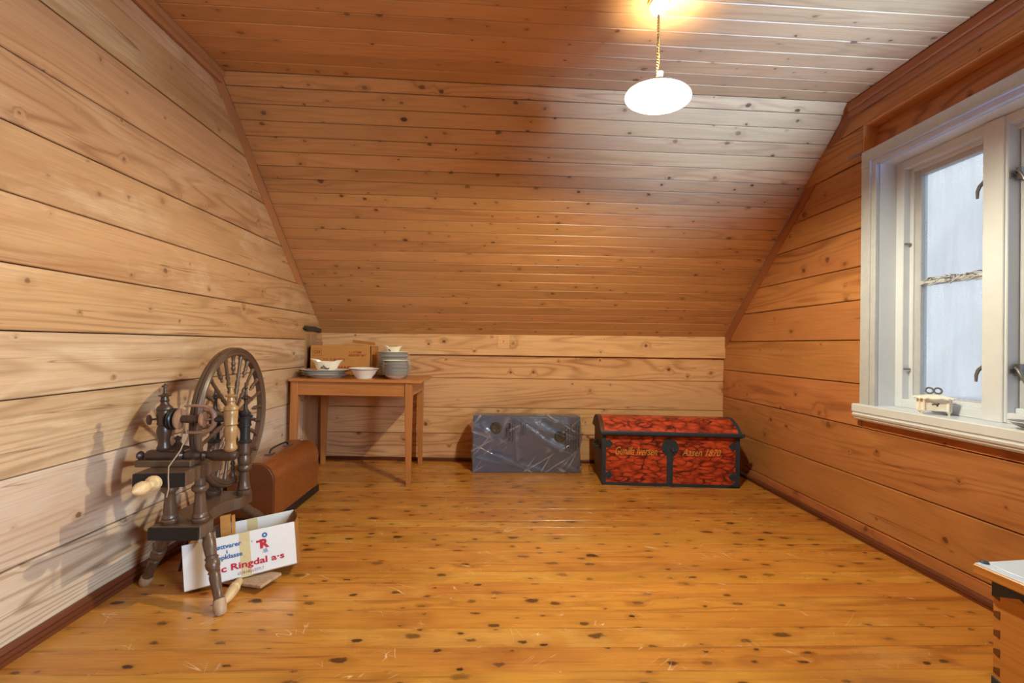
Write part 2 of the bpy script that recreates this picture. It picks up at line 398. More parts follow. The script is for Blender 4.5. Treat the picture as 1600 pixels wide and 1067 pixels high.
def mat_film():
    t = NT('clear_plastic_film'); tc = t.n('TexCoord').outputs['Object']
    def lines(rot, sx, sz, wd):
        v = t.n('Mapping', {'Vector': tc, 'Rotation': (0, rot, 0)}).outputs[0]
        n = t.noise(t.vm('MULTIPLY', v, (sx, 1, sz)), 1.0, .6, .5, .0)
        d = t.m_('ABSOLUTE', t.m_('SUBTRACT', n, .5))
        return t.m_('SUBTRACT', 1.0, t.mr(d, 0, wd, smooth=True))
    whit = t.m_('MAXIMUM', lines(.55, .5, 8, .020), t.m_('MAXIMUM', lines(.95, .6, 7, .014), lines(-.45, .5, 6, .012)))
    zone = t.mr(t.noise(tc, 5.0, 2, .5), .47, .66)
    whit = t.m_('MULTIPLY', whit, zone)
    tr = t.n('BsdfTransparent', {0: (.93, .94, .97, 1)}).outputs[0]
    bp = t.n('Bump', {'Strength': .6, 'Distance': .01, 'Height': t.m_('ADD', whit, t.noise(tc, 16, 2, .5))}).outputs[0]
    gl = t.n('BsdfGlossy', {0: (1, 1, 1, 1), 'Roughness': .17, 'Normal': bp}).outputs[0]
    df = t.n('BsdfDiffuse', {0: (.80, .86, 1.0, 1)}).outputs[0]
    lw = t.n('LayerWeight', {0: .35}).outputs['Fresnel']
    a = t.n('MixShader', {0: t.m_('ADD', t.m_('MULTIPLY', whit, .34), .04), 1: tr, 2: df}).outputs[0]
    b = t.n('MixShader', {0: t.m_('ADD', t.m_('MULTIPLY', lw, .6), .06), 1: a, 2: gl}).outputs[0]
    return t.done(b)
M_film = mat_film()
def mat_pane():
    t = NT('misted_glass'); tc = t.n('TexCoord').outputs['Object']
    drops = t.noise(tc, 160, 3, .6); streak = t.noise(t.vm('MULTIPLY', tc, (1, 40, 2.0)), 1.0, 3, .6); big = t.noise(tc, 3.5, 3, .6)
    sz = t.n('SeparateXYZ', {0: tc}).outputs[2]
    haze = t.m_('ADD', t.m_('MULTIPLY', streak, .5), t.m_('ADD', t.m_('MULTIPLY', drops, .3), t.m_('MULTIPLY', big, .5)))
    haze = t.m_('ADD', haze, t.m_('MULTIPLY', sz, -.25))
    tint = t.mix(t.mr(haze, .45, 1.0), (.50, .51, .52, 1), (.33, .34, .345, 1))
    tr = t.n('BsdfTransparent', {0: tint}).outputs[0]
    tl = t.n('BsdfTranslucent', {0: (.75, .78, .8, 1)}).outputs[0]
    gl = t.n('BsdfGlossy', {0: (1, 1, 1, 1), 'Roughness': .08}).outputs[0]
    a = t.n('MixShader', {0: t.mr(haze, .3, 1.0, .10, .35), 1: tr, 2: tl}).outputs[0]
    b = t.n('MixShader', {0: .05, 1: a, 2: gl}).outputs[0]
    return t.done(b)
M_pane = mat_pane()
def mat_opal():
    t = NT('opal_glass')
    df = t.n('BsdfDiffuse', {0: (.88, .86, .80, 1)}).outputs[0]
    tl = t.n('BsdfTranslucent', {0: (.95, .85, .62, 1)}).outputs[0]
    gl = t.n('BsdfGlossy', {0: (1, 1, 1, 1), 'Roughness': .1}).outputs[0]
    a = t.n('MixShader', {0: .03, 1: df, 2: tl}).outputs[0]
    return t.done(t.n('MixShader', {0: .05, 1: a, 2: gl}).outputs[0])
M_opal = mat_opal()
def mat_bulb():
    t = NT('glowing_bulb')
    return t.done(t.n('Emission', {0: (1.0, .92, .62, 1), 1: LAMP_STRENGTH}).outputs[0])
M_bulb = mat_bulb()

# ------------------------------------------------------------------ room measurements (metres; x right, y into the room, z up)
XL, XR = -1.5787, 2.0492
YB = {'L': 4.101, 'R': 4.0032}; HK = {'L': 1.1184, 'R': 1.1439}
YK = {'L': 2.5435, 'R': 2.5508}; HC = {'L': 2.5612, 'R': 2.5063}
YR = -1.85                                                   # rear gable wall behind the camera
LK, RK = V((XL, YB['L'], HK['L'])), V((XR, YB['R'], HK['R']))   # knee line
LC, RC = V((XL, YK['L'], HC['L'])), V((XR, YK['R'], HC['R']))   # line where slope meets flat ceiling
LF, RF = V((XL, YR, HC['L'])), V((XR, YR, HC['R']))
def quadslab(a, b, c, d, n, t):
    """quad pushed out by n*t: a solid slab behind a surface"""
    n = V(n)*t; p = [a, b, c, d]; v = p+[q+n for q in p]
    return v, [(0, 1, 2, 3), (7, 6, 5, 4), (0, 4, 5, 1), (1, 5, 6, 2), (2, 6, 7, 3), (3, 7, 4, 0)]
o4 = Matrix.Identity(4)

# floor
floor = mk('floor', box(XL-.1, XR+.1, YR-.1, 4.2, -.12, -.022), M_joint)
tag(floor, 'glossy knotty orange pine floor of narrow boards running across the room', 'floor', kind='structure')
y = 4.12; pitch = .1035
ffl = frame_of((0, 0, 0), (1, 0, 0), (0, 1, 0))
while y > .75:
    p2 = pitch*random.uniform(.9, 1.1)
    board('plank', [(XL-.02, y-p2), (XR+.02, y-p2), (XR+.02, y), (XL-.02, y)], ffl, M_floor, floor, .022, .0004, .0008, random.uniform(-.0006, .0006))
    y -= p2
board('plank', [(XL-.02, YR), (XR+.02, YR), (XR+.02, y), (XL-.02, y)], ffl, M_floor, floor, .022, .0005, .001)

# ceiling: flat part and slope, panel boards
back_up = V((0, .68, .73))
ceil = mk('ceiling', join(quadslab(LK, RK, RC, LC, back_up, .08), quadslab(LC, RC, RF, LF, (0, 0, 1), .08)), M_joint)
# keep the backing clear of the boards
for v in ceil.data.vertices: v.co = v.co+(V((0, .012, .014)))
tag(ceil, 'varnished pine panel ceiling, flat part and long slope down to the knee wall', 'ceiling', kind='structure')
def cross_board(pl, pr, ql, qr, up):
    """board across the room between lower edge pl-pr and upper edge ql-qr"""
    fr = frame_of(pl, pr-pl, up); inv = fr.inverted()
    board('plank', [tuple((inv @ p)[:2]) for p in (pl, pr, qr, ql)], fr, M_ceil, ceil, .012, .0014, .0030, random.uniform(-.0008, .0008))
cuts = [0, .098, .193, .278, .373, .468, .561, .65, .739, .827, .925, 1.018, 1.108, 1.202, 1.299, 1.391, 1.488, 1.575, 1.669, 1.764, 1.858, 1.952, 2.045, 2.122]
for a, b in zip(cuts, cuts[1:]):
    a /= 2.122; b /= 2.122
    cross_board(LK.lerp(LC, a), RK.lerp(RC, a), LK.lerp(LC, b), RK.lerp(RC, b), LC-LK)
yy = 0.0; cy = [0.0]
while cy[-1] < 1.15: cy.append(cy[-1]+random.uniform(.088, .104))
cy.append(2.5435-YR)
for a, b in zip(cy, cy[1:]):
    d = V((0, -1, 0)); cross_board(LC+d*a, RC+d*a, LC+d*b, RC+d*b, V((0, -1, 0)))

# left wall: broad timbers
wl = mk('wall_left', box(XL-.16, XL-.03, YR-.1, 4.25, -.1, 2.75), M_joint)
tag(wl, 'left gable wall of broad pale weathered pine timbers', 'wall', kind='structure')
fL = frame_of((XL, 0, 0), (0, 1, 0), (0, 0, 1))
def timber_wall(fr, flip, joints, side, mat, parent, y0, y1, gap=.0022, cham=.004):
    for (za, zb) in zip(joints, joints[1:]):
        (a0, a1), (b0, b1) = za, zb              # heights at y=1.5 and y=3.8
        def at(p, yv): return p[0]+(p[1]-p[0])*(yv-1.5)/2.3
        poly = [(y0, at(za, y0)), (y1, at(za, y1)), (y1, at(zb, y1)), (y0, at(zb, y0))]
        poly = clip(poly, 0, 1, HC[side]+.02)
        A = (HC[side]-HK[side]); B = (YB[side]-YK[side])
        poly = clip(poly, A, B, A*YB[side]+B*HK[side]+.02)
        if len(poly) < 3: continue
        if flip: poly = [(-p[0], p[1]) for p in reversed(poly)]
        m2 = (M_left_pale if a0 < .5 else M_left_mid if a0 < .9 else mat) if side == 'L' else mat  # left wall paler towards the floor: daylight painted by timber
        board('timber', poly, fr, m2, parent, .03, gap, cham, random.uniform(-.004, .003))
jl = [(-.02, -.02), (.29, .262), (.59, .575), (.846, .849), (1.071, 1.072), (1.29, 1.287), (1.516, 1.506), (1.743, 1.744), (1.970, 1.973), (2.203, 2.188), (2.407, 2.44), (2.62, 2.62)]
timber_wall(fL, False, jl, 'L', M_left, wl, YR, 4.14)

# right wall: timbers with the window opening and the cut-away above the casing
wr = mk('wall_right', join(box(XR+.05, XR+.16, YR-.1, 1.27, -.1, 2.75), box(XR+.05, XR+.16, 2.47, 4.2, -.1, 2.75),
                           box(XR+.05, XR+.16, 1.27, 2.47, -.1, .68), box(XR+.095, XR+.2, 1.27, 2.47, 2.14, 2.75)), M_joint)
tag(wr, 'right gable wall of broad orange pine timbers around the white window', 'wall', kind='structure')
fR = frame_of((XR, 0, 0), (0, -1, 0), (0, 0, 1))
WY0, WY1 = 1.283, 2.457
jr = [(-.02, -.02), (.093, .083), (.346, .33), (.62, .622), (.866, .861), (1.11, 1.114), (1.342, 1.342), (1.532, 1.534), (1.751, 1.75), (1.93, 1.93), (2.13, 2.13), (2.325, 2.325)]
timber_wall(fR, True, jr[:4], 'R', M_right, wr, YR, 4.05)
timber_wall(fR, True, jr[3:], 'R', M_right, wr, WY1, 4.05)
timber_wall(fR, True, jr[3:], 'R', M_right, wr, YR, WY0)
timber_wall(fR, True, [(2.325, 2.325), (2.62, 2.62)], 'R', M_right, wr, YR, 4.05)
# strip of timber under the sill and the set-back boards over the casing
board('timber', [(-WY1, .622), (-WY0, .622), (-WY0, .72), (-WY1, .72)], fR, M_right, wr, .03, .001, .002, -.004)
fRr = frame_of((XR+.075, 0, 0), (0, -1, 0), (0, 0, 1))
board('timber', [(-WY1-.02, 2.10), (-WY0+.02, 2.10), (-WY0+.02, 2.34), (-WY1-.02, 2.34)], fRr, M_right, wr, .02, .001, .002)
mk('cut_edge', join(box(XR-.001, XR+.075, WY0, WY1, 2.321, 2.3275), box(XR-.001, XR+.075, WY1-.003, WY1+.002, 2.14, 2.325)), M_cut, wr,
   frame_of((XR, 1.87, 2.3), (0, 1, 0), (0, 0, 1)))

# back knee wall
def yb(x): return YB['L']+(x-XL)/(XR-XL)*(YB['R']-YB['L'])
wb = mk('wall_back', quadslab(V((XL-.1, yb(XL-.1)+.03, -.1)), V((XR+.1, yb(XR+.1)+.03, -.1)), V((XR+.1, yb(XR+.1)+.03, 1.2)), V((XL-.1, yb(XL-.1)+.03, 1.2)), (0, 1, 0), .1), M_joint)
tag(wb, 'low back knee wall of honey pine planks under the slope', 'wall', kind='structure')
fB = frame_of((XL, YB['L'], 0), V((XR-XL, YB['R']-YB['L'], 0)), (0, 0, 1))
LB = 3.63
jb = [(-.02, -.02), (.245, .25), (.478, .488), (.747, .752), (.952, .962), (1.135, 1.16)]
for k, (za, zb) in enumerate(zip(jb, jb[1:])):
    board('plank', [(-.02, za[0]), (LB+.02, za[1]), (LB+.02, zb[0] if k < 0 else zb[1]), (-.02, zb[0])], fB, M_back, wb, .04, .0018, .0035, .028 if k == 4 else random.uniform(-.003, .002))
# a small repair block let into the top plank
xb = 1.58
board('plank', [(xb, 1.022), (xb+.105, 1.022), (xb+.105, 1.138), (xb, 1.138)], fB, M_back, wb, .02, .0012, .002, .033)
mk('peg', tf(lathe([(0, .009), (.008, .009), (.010, .005)], 10), fB @ Matrix.Translation((xb+.055, 1.085, .033))), M_cut, wb, smooth=True)

# rear gable wall, behind the camera
wre = mk('wall_rear', box(XL-.1, XR+.1, YR-.1, YR, -.1, 2.75), M_shell)
tag(wre, 'plain wooden gable wall behind the camera', 'wall', kind='structure')

# unseen casing boards, added to frame the side fill lamp
w2 = empty('side_fill_casing', (XR, -.45, .8), 0, 'white casing boards added around the side fill lamp behind the camera', 'window', kind='structure')
for b_ in ((-1.05, -.95, .72, 2.12), (.05, .15, .72, 2.12), (-.95, .05, 2.02, 2.12), (-.95, .05, .72, .82)):
    mk('casing', box(2.01, XR+.002, b_[0], b_[1], b_[2], b_[3], .003), M_white, w2)

# trims
def bar(name, a, b, wdir, w_, t_, mat, label, off=0.0):
    """moulded batten from a to b, width along wdir, thickness towards the room"""
    a, b = V(a), V(b); x = (b-a).normalized(); wd = (V(wdir)-x*V(wdir).dot(x)).normalized()
    fr = frame_of(a, x, wd); L = (b-a).length
    prof = [(0, 0), (w_, 0), (w_, t_*.62), (w_*.9, t_*.7), (w_*.66, t_*.7), (w_*.62, t_*.55), (w_*.58, t_*.7), (w_*.52, t_), (w_*.1, t_), (0, t_*.8)]
    v = [(0, p[0], p[1]) for p in prof]+[(L, p[0], p[1]) for p in prof]; n = len(prof)
    f = [tuple(range(n)), tuple(reversed(range(n, 2*n)))]+[(i, n+i, n+(i+1) % n, (i+1) % n) for i in range(n)]
    bm = bmesh.new(); vs = [bm.verts.new(p) for p in v]
    for q in f: bm.faces.new([vs[i] for i in q])
    bmesh.ops.recalc_face_normals(bm, faces=bm.faces)
    return tag(mk(name, bmout(bm), mat, None, fr, local=True), label, 'trim', kind='structure')
ex = .001
def slope_dir(s): return V((0, YK[s]-YB[s], HC[s]-HK[s])).normalized()
nL = V((0, -slope_dir('L').z, slope_dir('L').y)); nR = V((0, -slope_dir('R').z, slope_dir('R').y))
# x axis chosen so that x cross width points into the room
bar('trim_1', LC+V((ex, 0, 0))+nL*.001, LK+V((ex, 0, 0))+nL*.001-slope_dir('L')*.05, nL, .085, .030, M_trim, 'pine batten following the slope on the left wall')
bar('trim_2', V((XL+ex, YK['L'], HC['L']-.001)), V((XL+ex, -1.5, HC['L']-.001)), (0, 0, -1), .070, .028, M_trim, 'pine batten under the flat ceiling on the left wall')
t3 = bar('trim_3', RK+V((-ex, 0, 0))+nR*.001-slope_dir('R')*.05, RC+V((-ex, 0, 0))+nR*.001, nR, .080, .026, M_rtrim, 'reddish pine batten following the slope on the right wall')
t4 = bar('trim_4', V((XR-ex, -1.5, HC['R']-.001)), V((XR-ex, YK['R'], HC['R']-.001)), (0, 0, -1), .09, .022, M_rtrim, 'wide reddish pine batten under the ceiling above the window')
bar('baseboard_left', V((XL+ex, 3.9, .0)), V((XL+ex, -1.5, .0)), (0, 0, 1), .05, -.024, M_base, 'dark red-brown grooved baseboard of the left wall') if False else None
def base(name, a, b, h, t, label):
    a, b = V(a), V(b); x = (b-a).normalized(); fr = frame_of(a, x, (0, 0, 1)); L = (b-a).length
    prof = [(0, 0), (0, t), (h*.28, t), (h*.33, t*.8), (h*.38, t), (h*.62, t), (h*.67, t*.6), (h*.72, t*.75), (h, t*.35), (h, 0)]
    v = [(0, p[0], p[1]) for p in prof]+[(L, p[0], p[1]) for p in prof]; n = len(prof)
    bm = bmesh.new(); vs = [bm.verts.new(p) for p in v]
    for q in [tuple(range(n)), tuple(reversed(range(n, 2*n)))]+[(i, n+i, n+(i+1) % n, (i+1) % n) for i in range(n)]: bm.faces.new([vs[i] for i in q])
    bmesh.ops.recalc_face_normals(bm, faces=bm.faces)
    return tag(mk(name, bmout(bm), M_base, None, fr, local=True), label, 'baseboard', kind='structure')
base('baseboard_left', (XL+ex, -1.8, 0), (XL+ex, 4.09, 0), .052, .026, 'dark red-brown grooved baseboard along the left wall')
base('baseboard_right', (XR-ex, 3.99, 0), (XR-ex, -1.8, 0), .036, .022, 'thin dark baseboard along the right wall')
base('baseboard_back', (XL+.03, yb(XL)-.004, 0), (XR-.03, yb(XR)-.004, 0), .03, .016, 'thin dark baseboard along the back knee wall')
# grey corner post and the hewn stub above it
po = empty('trim_5', (XL, 3.9, 0), 0, 'weathered vertical boards in the left back corner behind the table', 'trim', kind='structure')
for ya, ybb, dx in ((3.72, 3.80, .010), (3.805, 3.93, .016), (3.935, 4.075, .012)):
    fr = frame_of((XL, 0, 0), (0, 0, 1), (0, -1, 0))
    board('plank', [(.03, -ybb), (1.12 if ya < 3.9 else 1.06, -ybb), (1.12 if ya < 3.9 else 1.06, -ya), (.03, -ya)], frame_of((XL, 0, 0), (0, 0, 1), (0, -1, 0)) if False else frame_of((XL+dx, 0, 0), (0, 0, 1), (0, -1, 0)), M_grey_post, po, dx-.0005+.004, .001, .002)
hs = tag(mk('hewn_bracket', prism([(3.66, 1.157), (3.72, 1.143), (3.88, 1.146), (3.985, 1.135), (3.985, 1.168), (3.86, 1.182), (3.70, 1.181)], 0, .032, .004), M_hewn, None,
       frame_of((XL+.001, 0, 0), (0, 1, 0), (0, 0, 1)), local=True), 'dark hewn wooden stub on the left wall above the cardboard box', 'bracket')

# ------------------------------------------------------------------ window
win = empty('window_1', (XR, 1.87, .755), 0, 'white painted casement window with misted panes in the right wall', 'window', kind='structure')
CY0, CY1, CT, CB, CW = 1.295, 2.445, 2.161, .752, .098
cx0, cx1 = 2.026, 2.019
def wpart(name, vf, mat=M_white, parent=win, smooth=False): return mk(name, vf, mat, parent, smooth=smooth)
for yy0, yy1, inn in ((CY1-CW, CY1, -1), (CY0, CY0+CW, 1)):
    yi = yy0 if inn < 0 else yy1
    lip = (yi, yi+.030) if inn < 0 else (yi-.030, yi)
    wpart('casing', join(box(cx0, cx1+.03, yy0, yy1, CB, CT, .003), box(cx0-.008, cx0+.004, lip[0]+.028 if inn < 0 else lip[0]-.008, lip[1]+.008 if inn < 0 else lip[1]-.028, CB, CT-CW+.03, .002)), M_white_worn)
wpart('casing', join(box(cx0-.001, cx1+.03, CY0, CY1, CT-CW, CT, .003), box(cx0-.009, cx0+.003, CY0+CW-.03, CY1-CW+.03, CT-CW+.028, CT-CW+.038, .002)), M_white_worn)
# sill with moulded nose
nose = [(2.16, .757), (2.004, .757), (1.998, .752), (1.998, .716), (2.004, .712), (2.004, .704), (1.998, .700), (2.002, .690), (2.010, .684), (2.010, .678), (2.018, .668), (2.06, .668), (2.06, .73), (2.16, .73)]
def extr_y(prof, y0, y1):
    bm = bmesh.new(); n = len(prof); vs = [bm.verts.new((p[0], yv, p[1])) for yv in (y0, y1) for p in prof]
    for q in [tuple(range(n)), tuple(reversed(range(n, 2*n)))]+[(i, n+i, n+(i+1) % n, (i+1) % n) for i in range(n)]: bm.faces.new([vs[i] for i in q])
    bmesh.ops.recalc_face_normals(bm, faces=bm.faces); return bmout(bm)
wpart('sill', extr_y(nose, CY0-.018, CY1+.018))
# reveal boards
IY0, IY1, IT = CY0+CW, CY1-CW, CT-CW
wpart('reveal', box(2.05, 2.145, IY1, IY1+.02, .757, IT+.02))
wpart('reveal', box(2.05, 2.145, IY0-.02, IY0, .757, IT+.02))
wpart('reveal', box(2.05, 2.145, IY0, IY1, IT, IT+.02))
# outer frame, stepped
FX = 2.14
def rect_frame(name, x0, x1, y0, y1, z0, z1, wd, mat=M_white, parent=win, bev=.003, wb=None):
    wb = wb or wd
    return mk(name, join(box(x0, x1, y0, y0+wd, z0, z1, bev), box(x0, x1, y1-wd, y1, z0, z1, bev), box(x0, x1, y0+wd-.002, y1-wd+.002, z1-wd, z1, bev), box(x0, x1, y0+wd-.002, y1-wd+.002, z0, z0+wb, bev)), mat, parent)
rect_frame('frame', FX, FX+.09, IY0, IY1, .757, IT, .045)
rect_frame('frame_step', FX+.035, FX+.09, IY0+.043, IY1-.043, .80, IT-.043, .022)
wpart('mullion', join(box(FX-.012, FX+.06, 1.822, 1.902, .757, IT-.002, .003), box(FX-.004, FX+.085, 1.812, 1.912, .76, IT-.03, .003)))
for (s0, s1, near) in ((1.915, IY1-.062, False), (IY0+.062, 1.808, True)):
    sa = rect_frame('sash', 2.185, 2.225, s0, s1, .795, IT-.058, .034, M_white_worn, wb=.036)
    zc = 1.407
    mk('muntin', join(box(2.187, 2.223, s0+.03, s1-.03, zc-.013, zc+.013, .004), box(2.181, 2.19, s0+.03, s1-.03, zc-.007, zc+.007, .002)), M_white_worn, sa)
    # flaking putty around the panes
    fl = []
    for k in range(46):
        yy = random.uniform(s0+.04, s1-.04); zz = zc+random.uniform(-.02, .02)
        fl.append(tf(box(-.004, .004, -.016, .016, -.002, .002), Matrix.Translation((2.182, yy, zz)) @ Matrix.Rotation(random.uniform(-.5, .5), 4, 'X')))
    mk('flaking_paint', join(*fl), M_white_worn, sa)
    for z0, z1 in ((.829, zc-.012), (zc+.012, IT-.09)):
        fr = frame_of((2.206, (s0+s1)/2, (z0+z1)/2), (1, 0, 0), (0, 1, 0))
        mk('pane', box(2.204, 2.208, s0+.03, s1-.03, z0, z1), M_pane, sa, fr)
# hooks seen against the left sash, latches on the right sash
for zz, dn in ((1.795, 1), (.972, 1)):
    wpart('hook', tube([(2.165, 1.913, zz+.03), (2.158, 1.922, zz+.022), (2.150, 1.936, zz+.002), (2.148, 1.943, zz-.02), (2.150, 1.945, zz-.05)], [.006, .008, .008, .007, .005], 8), M_dark_steel, smooth=True)
for zz in (1.80, .978):
    la = wpart('latch', join(box(2.160, 2.185, 1.785, 1.805, zz-.022, zz+.03, .002), tube([(2.165, 1.80, zz+.012), (2.148, 1.79, zz+.012), (2.142, 1.776, zz+.006), (2.142, 1.758, zz-.03), (2.144, 1.752, zz-.05)], [.007, .007, .006, .005, .004], 8)), M_steel, smooth=True)
    mk('lever', box(2.140, 2.162, 1.806, 1.818, zz-.012, zz+.012, .003), M_dark_steel, la)
for zz in (1.62, .96):
    wpart('hinge_pin', tf(lathe([(0, .005), (.03, .005), (.034, .003)], 8), align((2.172, IY1-.055, zz), (2.155, IY1-.055, zz))), M_steel, smooth=True)
# old curtain-rail wire left at the casing corner
cw = tag(mk('bent_wire', join(tube([(2.04, 2.43, 2.168), (2.03, 2.455, 2.17), (2.022, 2.50, 2.173), (2.02, 2.53, 2.172)], .0022, 6), tube([(2.04, 2.40, 2.166), (2.028, 2.45, 2.162), (2.022, 2.49, 2.160), (2.02, 2.52, 2.160), (2.02, 2.527, 2.168)], .0022, 6),
       tf(lathe([(0, .006), (.006, .006), (.008, .003)], 8), align((2.047, 2.47, 2.168), (2.03, 2.47, 2.168)))), M_dark_steel, None, Matrix.Translation((2.03, 2.45, 2.165)), smooth=True),
       'thin bent wire hook at the upper corner of the window casing', 'wire')
# ground outside
g_ = mk('ground', box(2.6, 60, -40, 40, -3.2, -3.0), M_ground); tag(g_, 'pale snowy ground outside the window', 'ground', kind='structure')

# ------------------------------------------------------------------ pendant lamp
lamp = empty('pendant_lamp', (.664, 1.88, 2.53), 0, 'white opal glass pendant lamp on a twisted cord under the ceiling', 'lamp')
LX, LY = .664, 1.88
CZ = HC['L']+(LX-XL)/(XR-XL)*(HC['R']-HC['L'])
cup = mk('ceiling_rose', tf(lathe([(0, .040), (-.008, .042), (-.020, .040), (-.030, .030), (-.040, .026), (-.052, .018), (-.056, .008)], 24), Matrix.Translation((LX, LY, CZ-.001))), M_cera, lamp, smooth=True)
mk('mounting_ring', tf(lathe([(.0, .047), (-.007, .047), (-.009, .043)], 24), Matrix.Translation((LX, LY, CZ-.0005))), M_gold, cup, smooth=True)
h1 = []; h2 = []
for k in range(90):
    t_ = k/89; z = CZ-.055-t_*(CZ-.055-2.195); a = t_*2*pi*11
    h1.append((LX+.0035*cos(a), LY+.0035*sin(a), z)); h2.append((LX-.0035*cos(a), LY-.0035*sin(a), z))
mk('cord', join(tube(h1, .0034, 6), tube(h2, .0034, 6)), M_cord, lamp, smooth=True)
RIM = 2.116
tilt = Matrix.Translation((LX, LY, RIM)) @ Matrix.Rotation(radians(5.0), 4, 'Y')
outer = [(.078, .026), (.066, .033), (.056, .046), (.043, .075), (.026, .105), (.010, .128), (.0, .136)]
prof = outer+[(.001, .1335), (.012, .1245), (.026, .101), (.041, .073), (.052, .044), (.062, .031), (.077, .024)]
mk('lamp_shade', tf(ringlathe(prof, 48), tilt), M_opal, lamp, smooth=True)
so = mk('socket', tf(lathe([(.115, .006), (.110, .013), (.070, .014), (.050, .014), (.046, .012)], 16), tilt), M_cera, lamp, smooth=True)
mk('bulb', tf(lathe([(-.010, .004), (-.007, .016), (.002, .026), (.014, .030), (.026, .026), (.038, .016), (.048, .012)], 16), tilt @ Matrix.Translation((0, 0, .010))), M_bulb, lamp, smooth=True)

# ------------------------------------------------------------------ table
TX0, TX1, TY0, TY1, TZ = -1.545, -.565, 3.355, 3.90, .778
tab = empty('table', (-1.05, 3.62, 0), 0, 'plain pine table with tapered square legs in the back left corner', 'table')
def tframe(x, y_, z): return frame_of((x, y_, z), (1, 0, 0), (0, 1, 0))
top = prism([(TX0, TY0+.015), (TX1, TY0-.02), (TX1+.003, TY1), (TX0, TY1)], TZ-.022, TZ, .003)
mk('tabletop', top, M_table, tab, tframe(-1.05, 3.6, TZ))
def leg(x0, y0, inx, iny):
    """square leg, outer corner at (x0,y0), tapering on the two inner faces"""
    wt, wbm = .052, .034
    a = [(x0, y0), (x0+inx*wt, y0), (x0+inx*wt, y0+iny*wt), (x0, y0+iny*wt)]
    b = [(x0, y0), (x0+inx*wbm, y0), (x0+inx*wbm, y0+iny*wbm), (x0, y0+iny*wbm)]
    m = a
    bm = bmesh.new()
    rings = [[bm.verts.new((p[0], p[1], z)) for p in q] for q, z in ((b, 0.0), (m, .63), (a, TZ-.022))]
    for r1, r2 in zip(rings, rings[1:]):
        for i in range(4): bm.faces.new((r1[i], r1[(i+1) % 4], r2[(i+1) % 4], r2[i]))
    bm.faces.new(rings[0][::-1]); bm.faces.new(rings[-1]); bmesh.ops.recalc_face_normals(bm, faces=bm.faces)
    bmesh.ops.bevel(bm, geom=[e for e in bm.edges if abs(e.verts[0].co.z-e.verts[1].co.z) > .1], offset=.0025, segments=1, affect='EDGES')
    return bmout(bm)
L1, L2, L3, L4 = (-1.498, 3.385), (-.632, 3.345), (-1.53, 3.965-.11), (-.632, 3.965-.11)
BY = 3.965
legs = [leg(-1.535, 3.385, 1, 1), leg(-.630, 3.350, -1, 1), leg(-1.515, BY, 1, -1), leg(-.640, BY-.01, -1, -1)]
for k, L_ in enumerate(legs): mk('leg', L_, M_tableleg, tab, Matrix.Translation((-1.1, 3.6, .4)))
# tabletop runs back over the rear legs
az0, az1 = TZ-.122, TZ-.022
mk('apron', tf(box(-.43, .43, -.009, .009, az0, az1, .001), Matrix.Translation((-1.085, 3.385, 0)) @ Matrix.Rotation(-.038, 4, 'Z')), M_table, tab, tframe(-1.08, 3.38, .7))
mk('apron', box(-1.47, -.68, BY-.03, BY-.012, az0, az1, .001), M_table, tab, tframe(-1.08, 3.9, .7))
mk('apron', box(-.655, -.637, 3.39, BY-.05, az0, az1, .001), M_table, tab, frame_of((-.65, 3.6, .7), (0, 1, 0), (-1, 0, 0)))
mk('apron', box(-1.53, -1.512, 3.43, BY-.05, az0, az1, .001), M_table, tab, frame_of((-1.5, 3.6, .7), (0, 1, 0), (-1, 0, 0)))

# cardboard box on the table
BX0, BX1, BF, BBk, BZ0, BZ1 = -1.532, -1.038, 3.715, 3.945, TZ+.001, 1.026
cb = empty('cardboard_box', ((BX0+BX1)/2, 3.83, BZ0), 0, 'brown cardboard box with red-brown print at the back of the table', 'box')
def thinwall(x0, x1, y0, y1, z0, z1): return box(x0, x1, y0, y1, z0, z1, .001)
mk('carton', join(box(BX0, BX1, BF, BF+.005, BZ0, BZ1), box(BX0, BX1, BBk-.005, BBk, BZ0, BZ1-.004), box(BX0, BX0+.005, BF, BBk, BZ0, BZ1), box(BX1-.005, BX1, BF, BBk, BZ0, BZ1), box(BX0, BX1, BF, BBk, BZ0, BZ0+.005)), M_carton, cb)
mk('flap', tf(box(-.125, .06, -.09, .09, -.002, .002), Matrix.Translation((BX1-.055, BF+.10, BZ1+.022)) @ Matrix.Rotation(radians(8), 4, 'Y') @ Matrix.Rotation(radians(6), 4, 'X') @ Matrix.Rotation(.3, 4, 'Z')), M_carton, cb)
mk('flap', tf(box(-.25, .09, -.10, .10, -.002, .002), Matrix.Translation((BX0+.26, BF+.11, BZ1-.004)) @ Matrix.Rotation(radians(-1), 4, 'Y')), M_carton_in, cb)
def bf(x, z): return frame_of((x, BF-.0012, z), (1, 0, 0), (0, 0, 1))
lettering('OS4', bf(BX0+.058, 1.0-.028), .050, .032, M_brownink, cb, bold=.02)
lettering('6 x 10 TUBER', bf(BX1-.125, 1.0-.026), .105, .018, M_brownink, cb, bold=.02)
lettering('ASSORTERT MAT', bf(BX1-.110, 1.0-.052), .142, .019, M_brownink, cb, bold=.03)
lettering('BORDS', bf(BX0+.240, .910), .090, .022, M_brownink, cb, bold=.03)
lettering('05 2 |', bf(BX0+.155, .913), .095, .018, M_brownink2, cb, bold=.01)
lettering('MAD', bf(BX0+.285, .838), .115, .040, M_redink if False else M_brownink, cb, bold=.05)
mk('print_frame', join(box(BX0+.024, BX0+.092, BF-.0012, BF, .942, .944), box(BX0+.024, BX0+.092, BF-.0012, BF, .998, 1.0), box(BX0+.024, BX0+.026, BF-.0012, BF, .942, 1.0), box(BX0+.090, BX0+.092, BF-.0012, BF, .942, 1.0)), M_brownink2, cb)

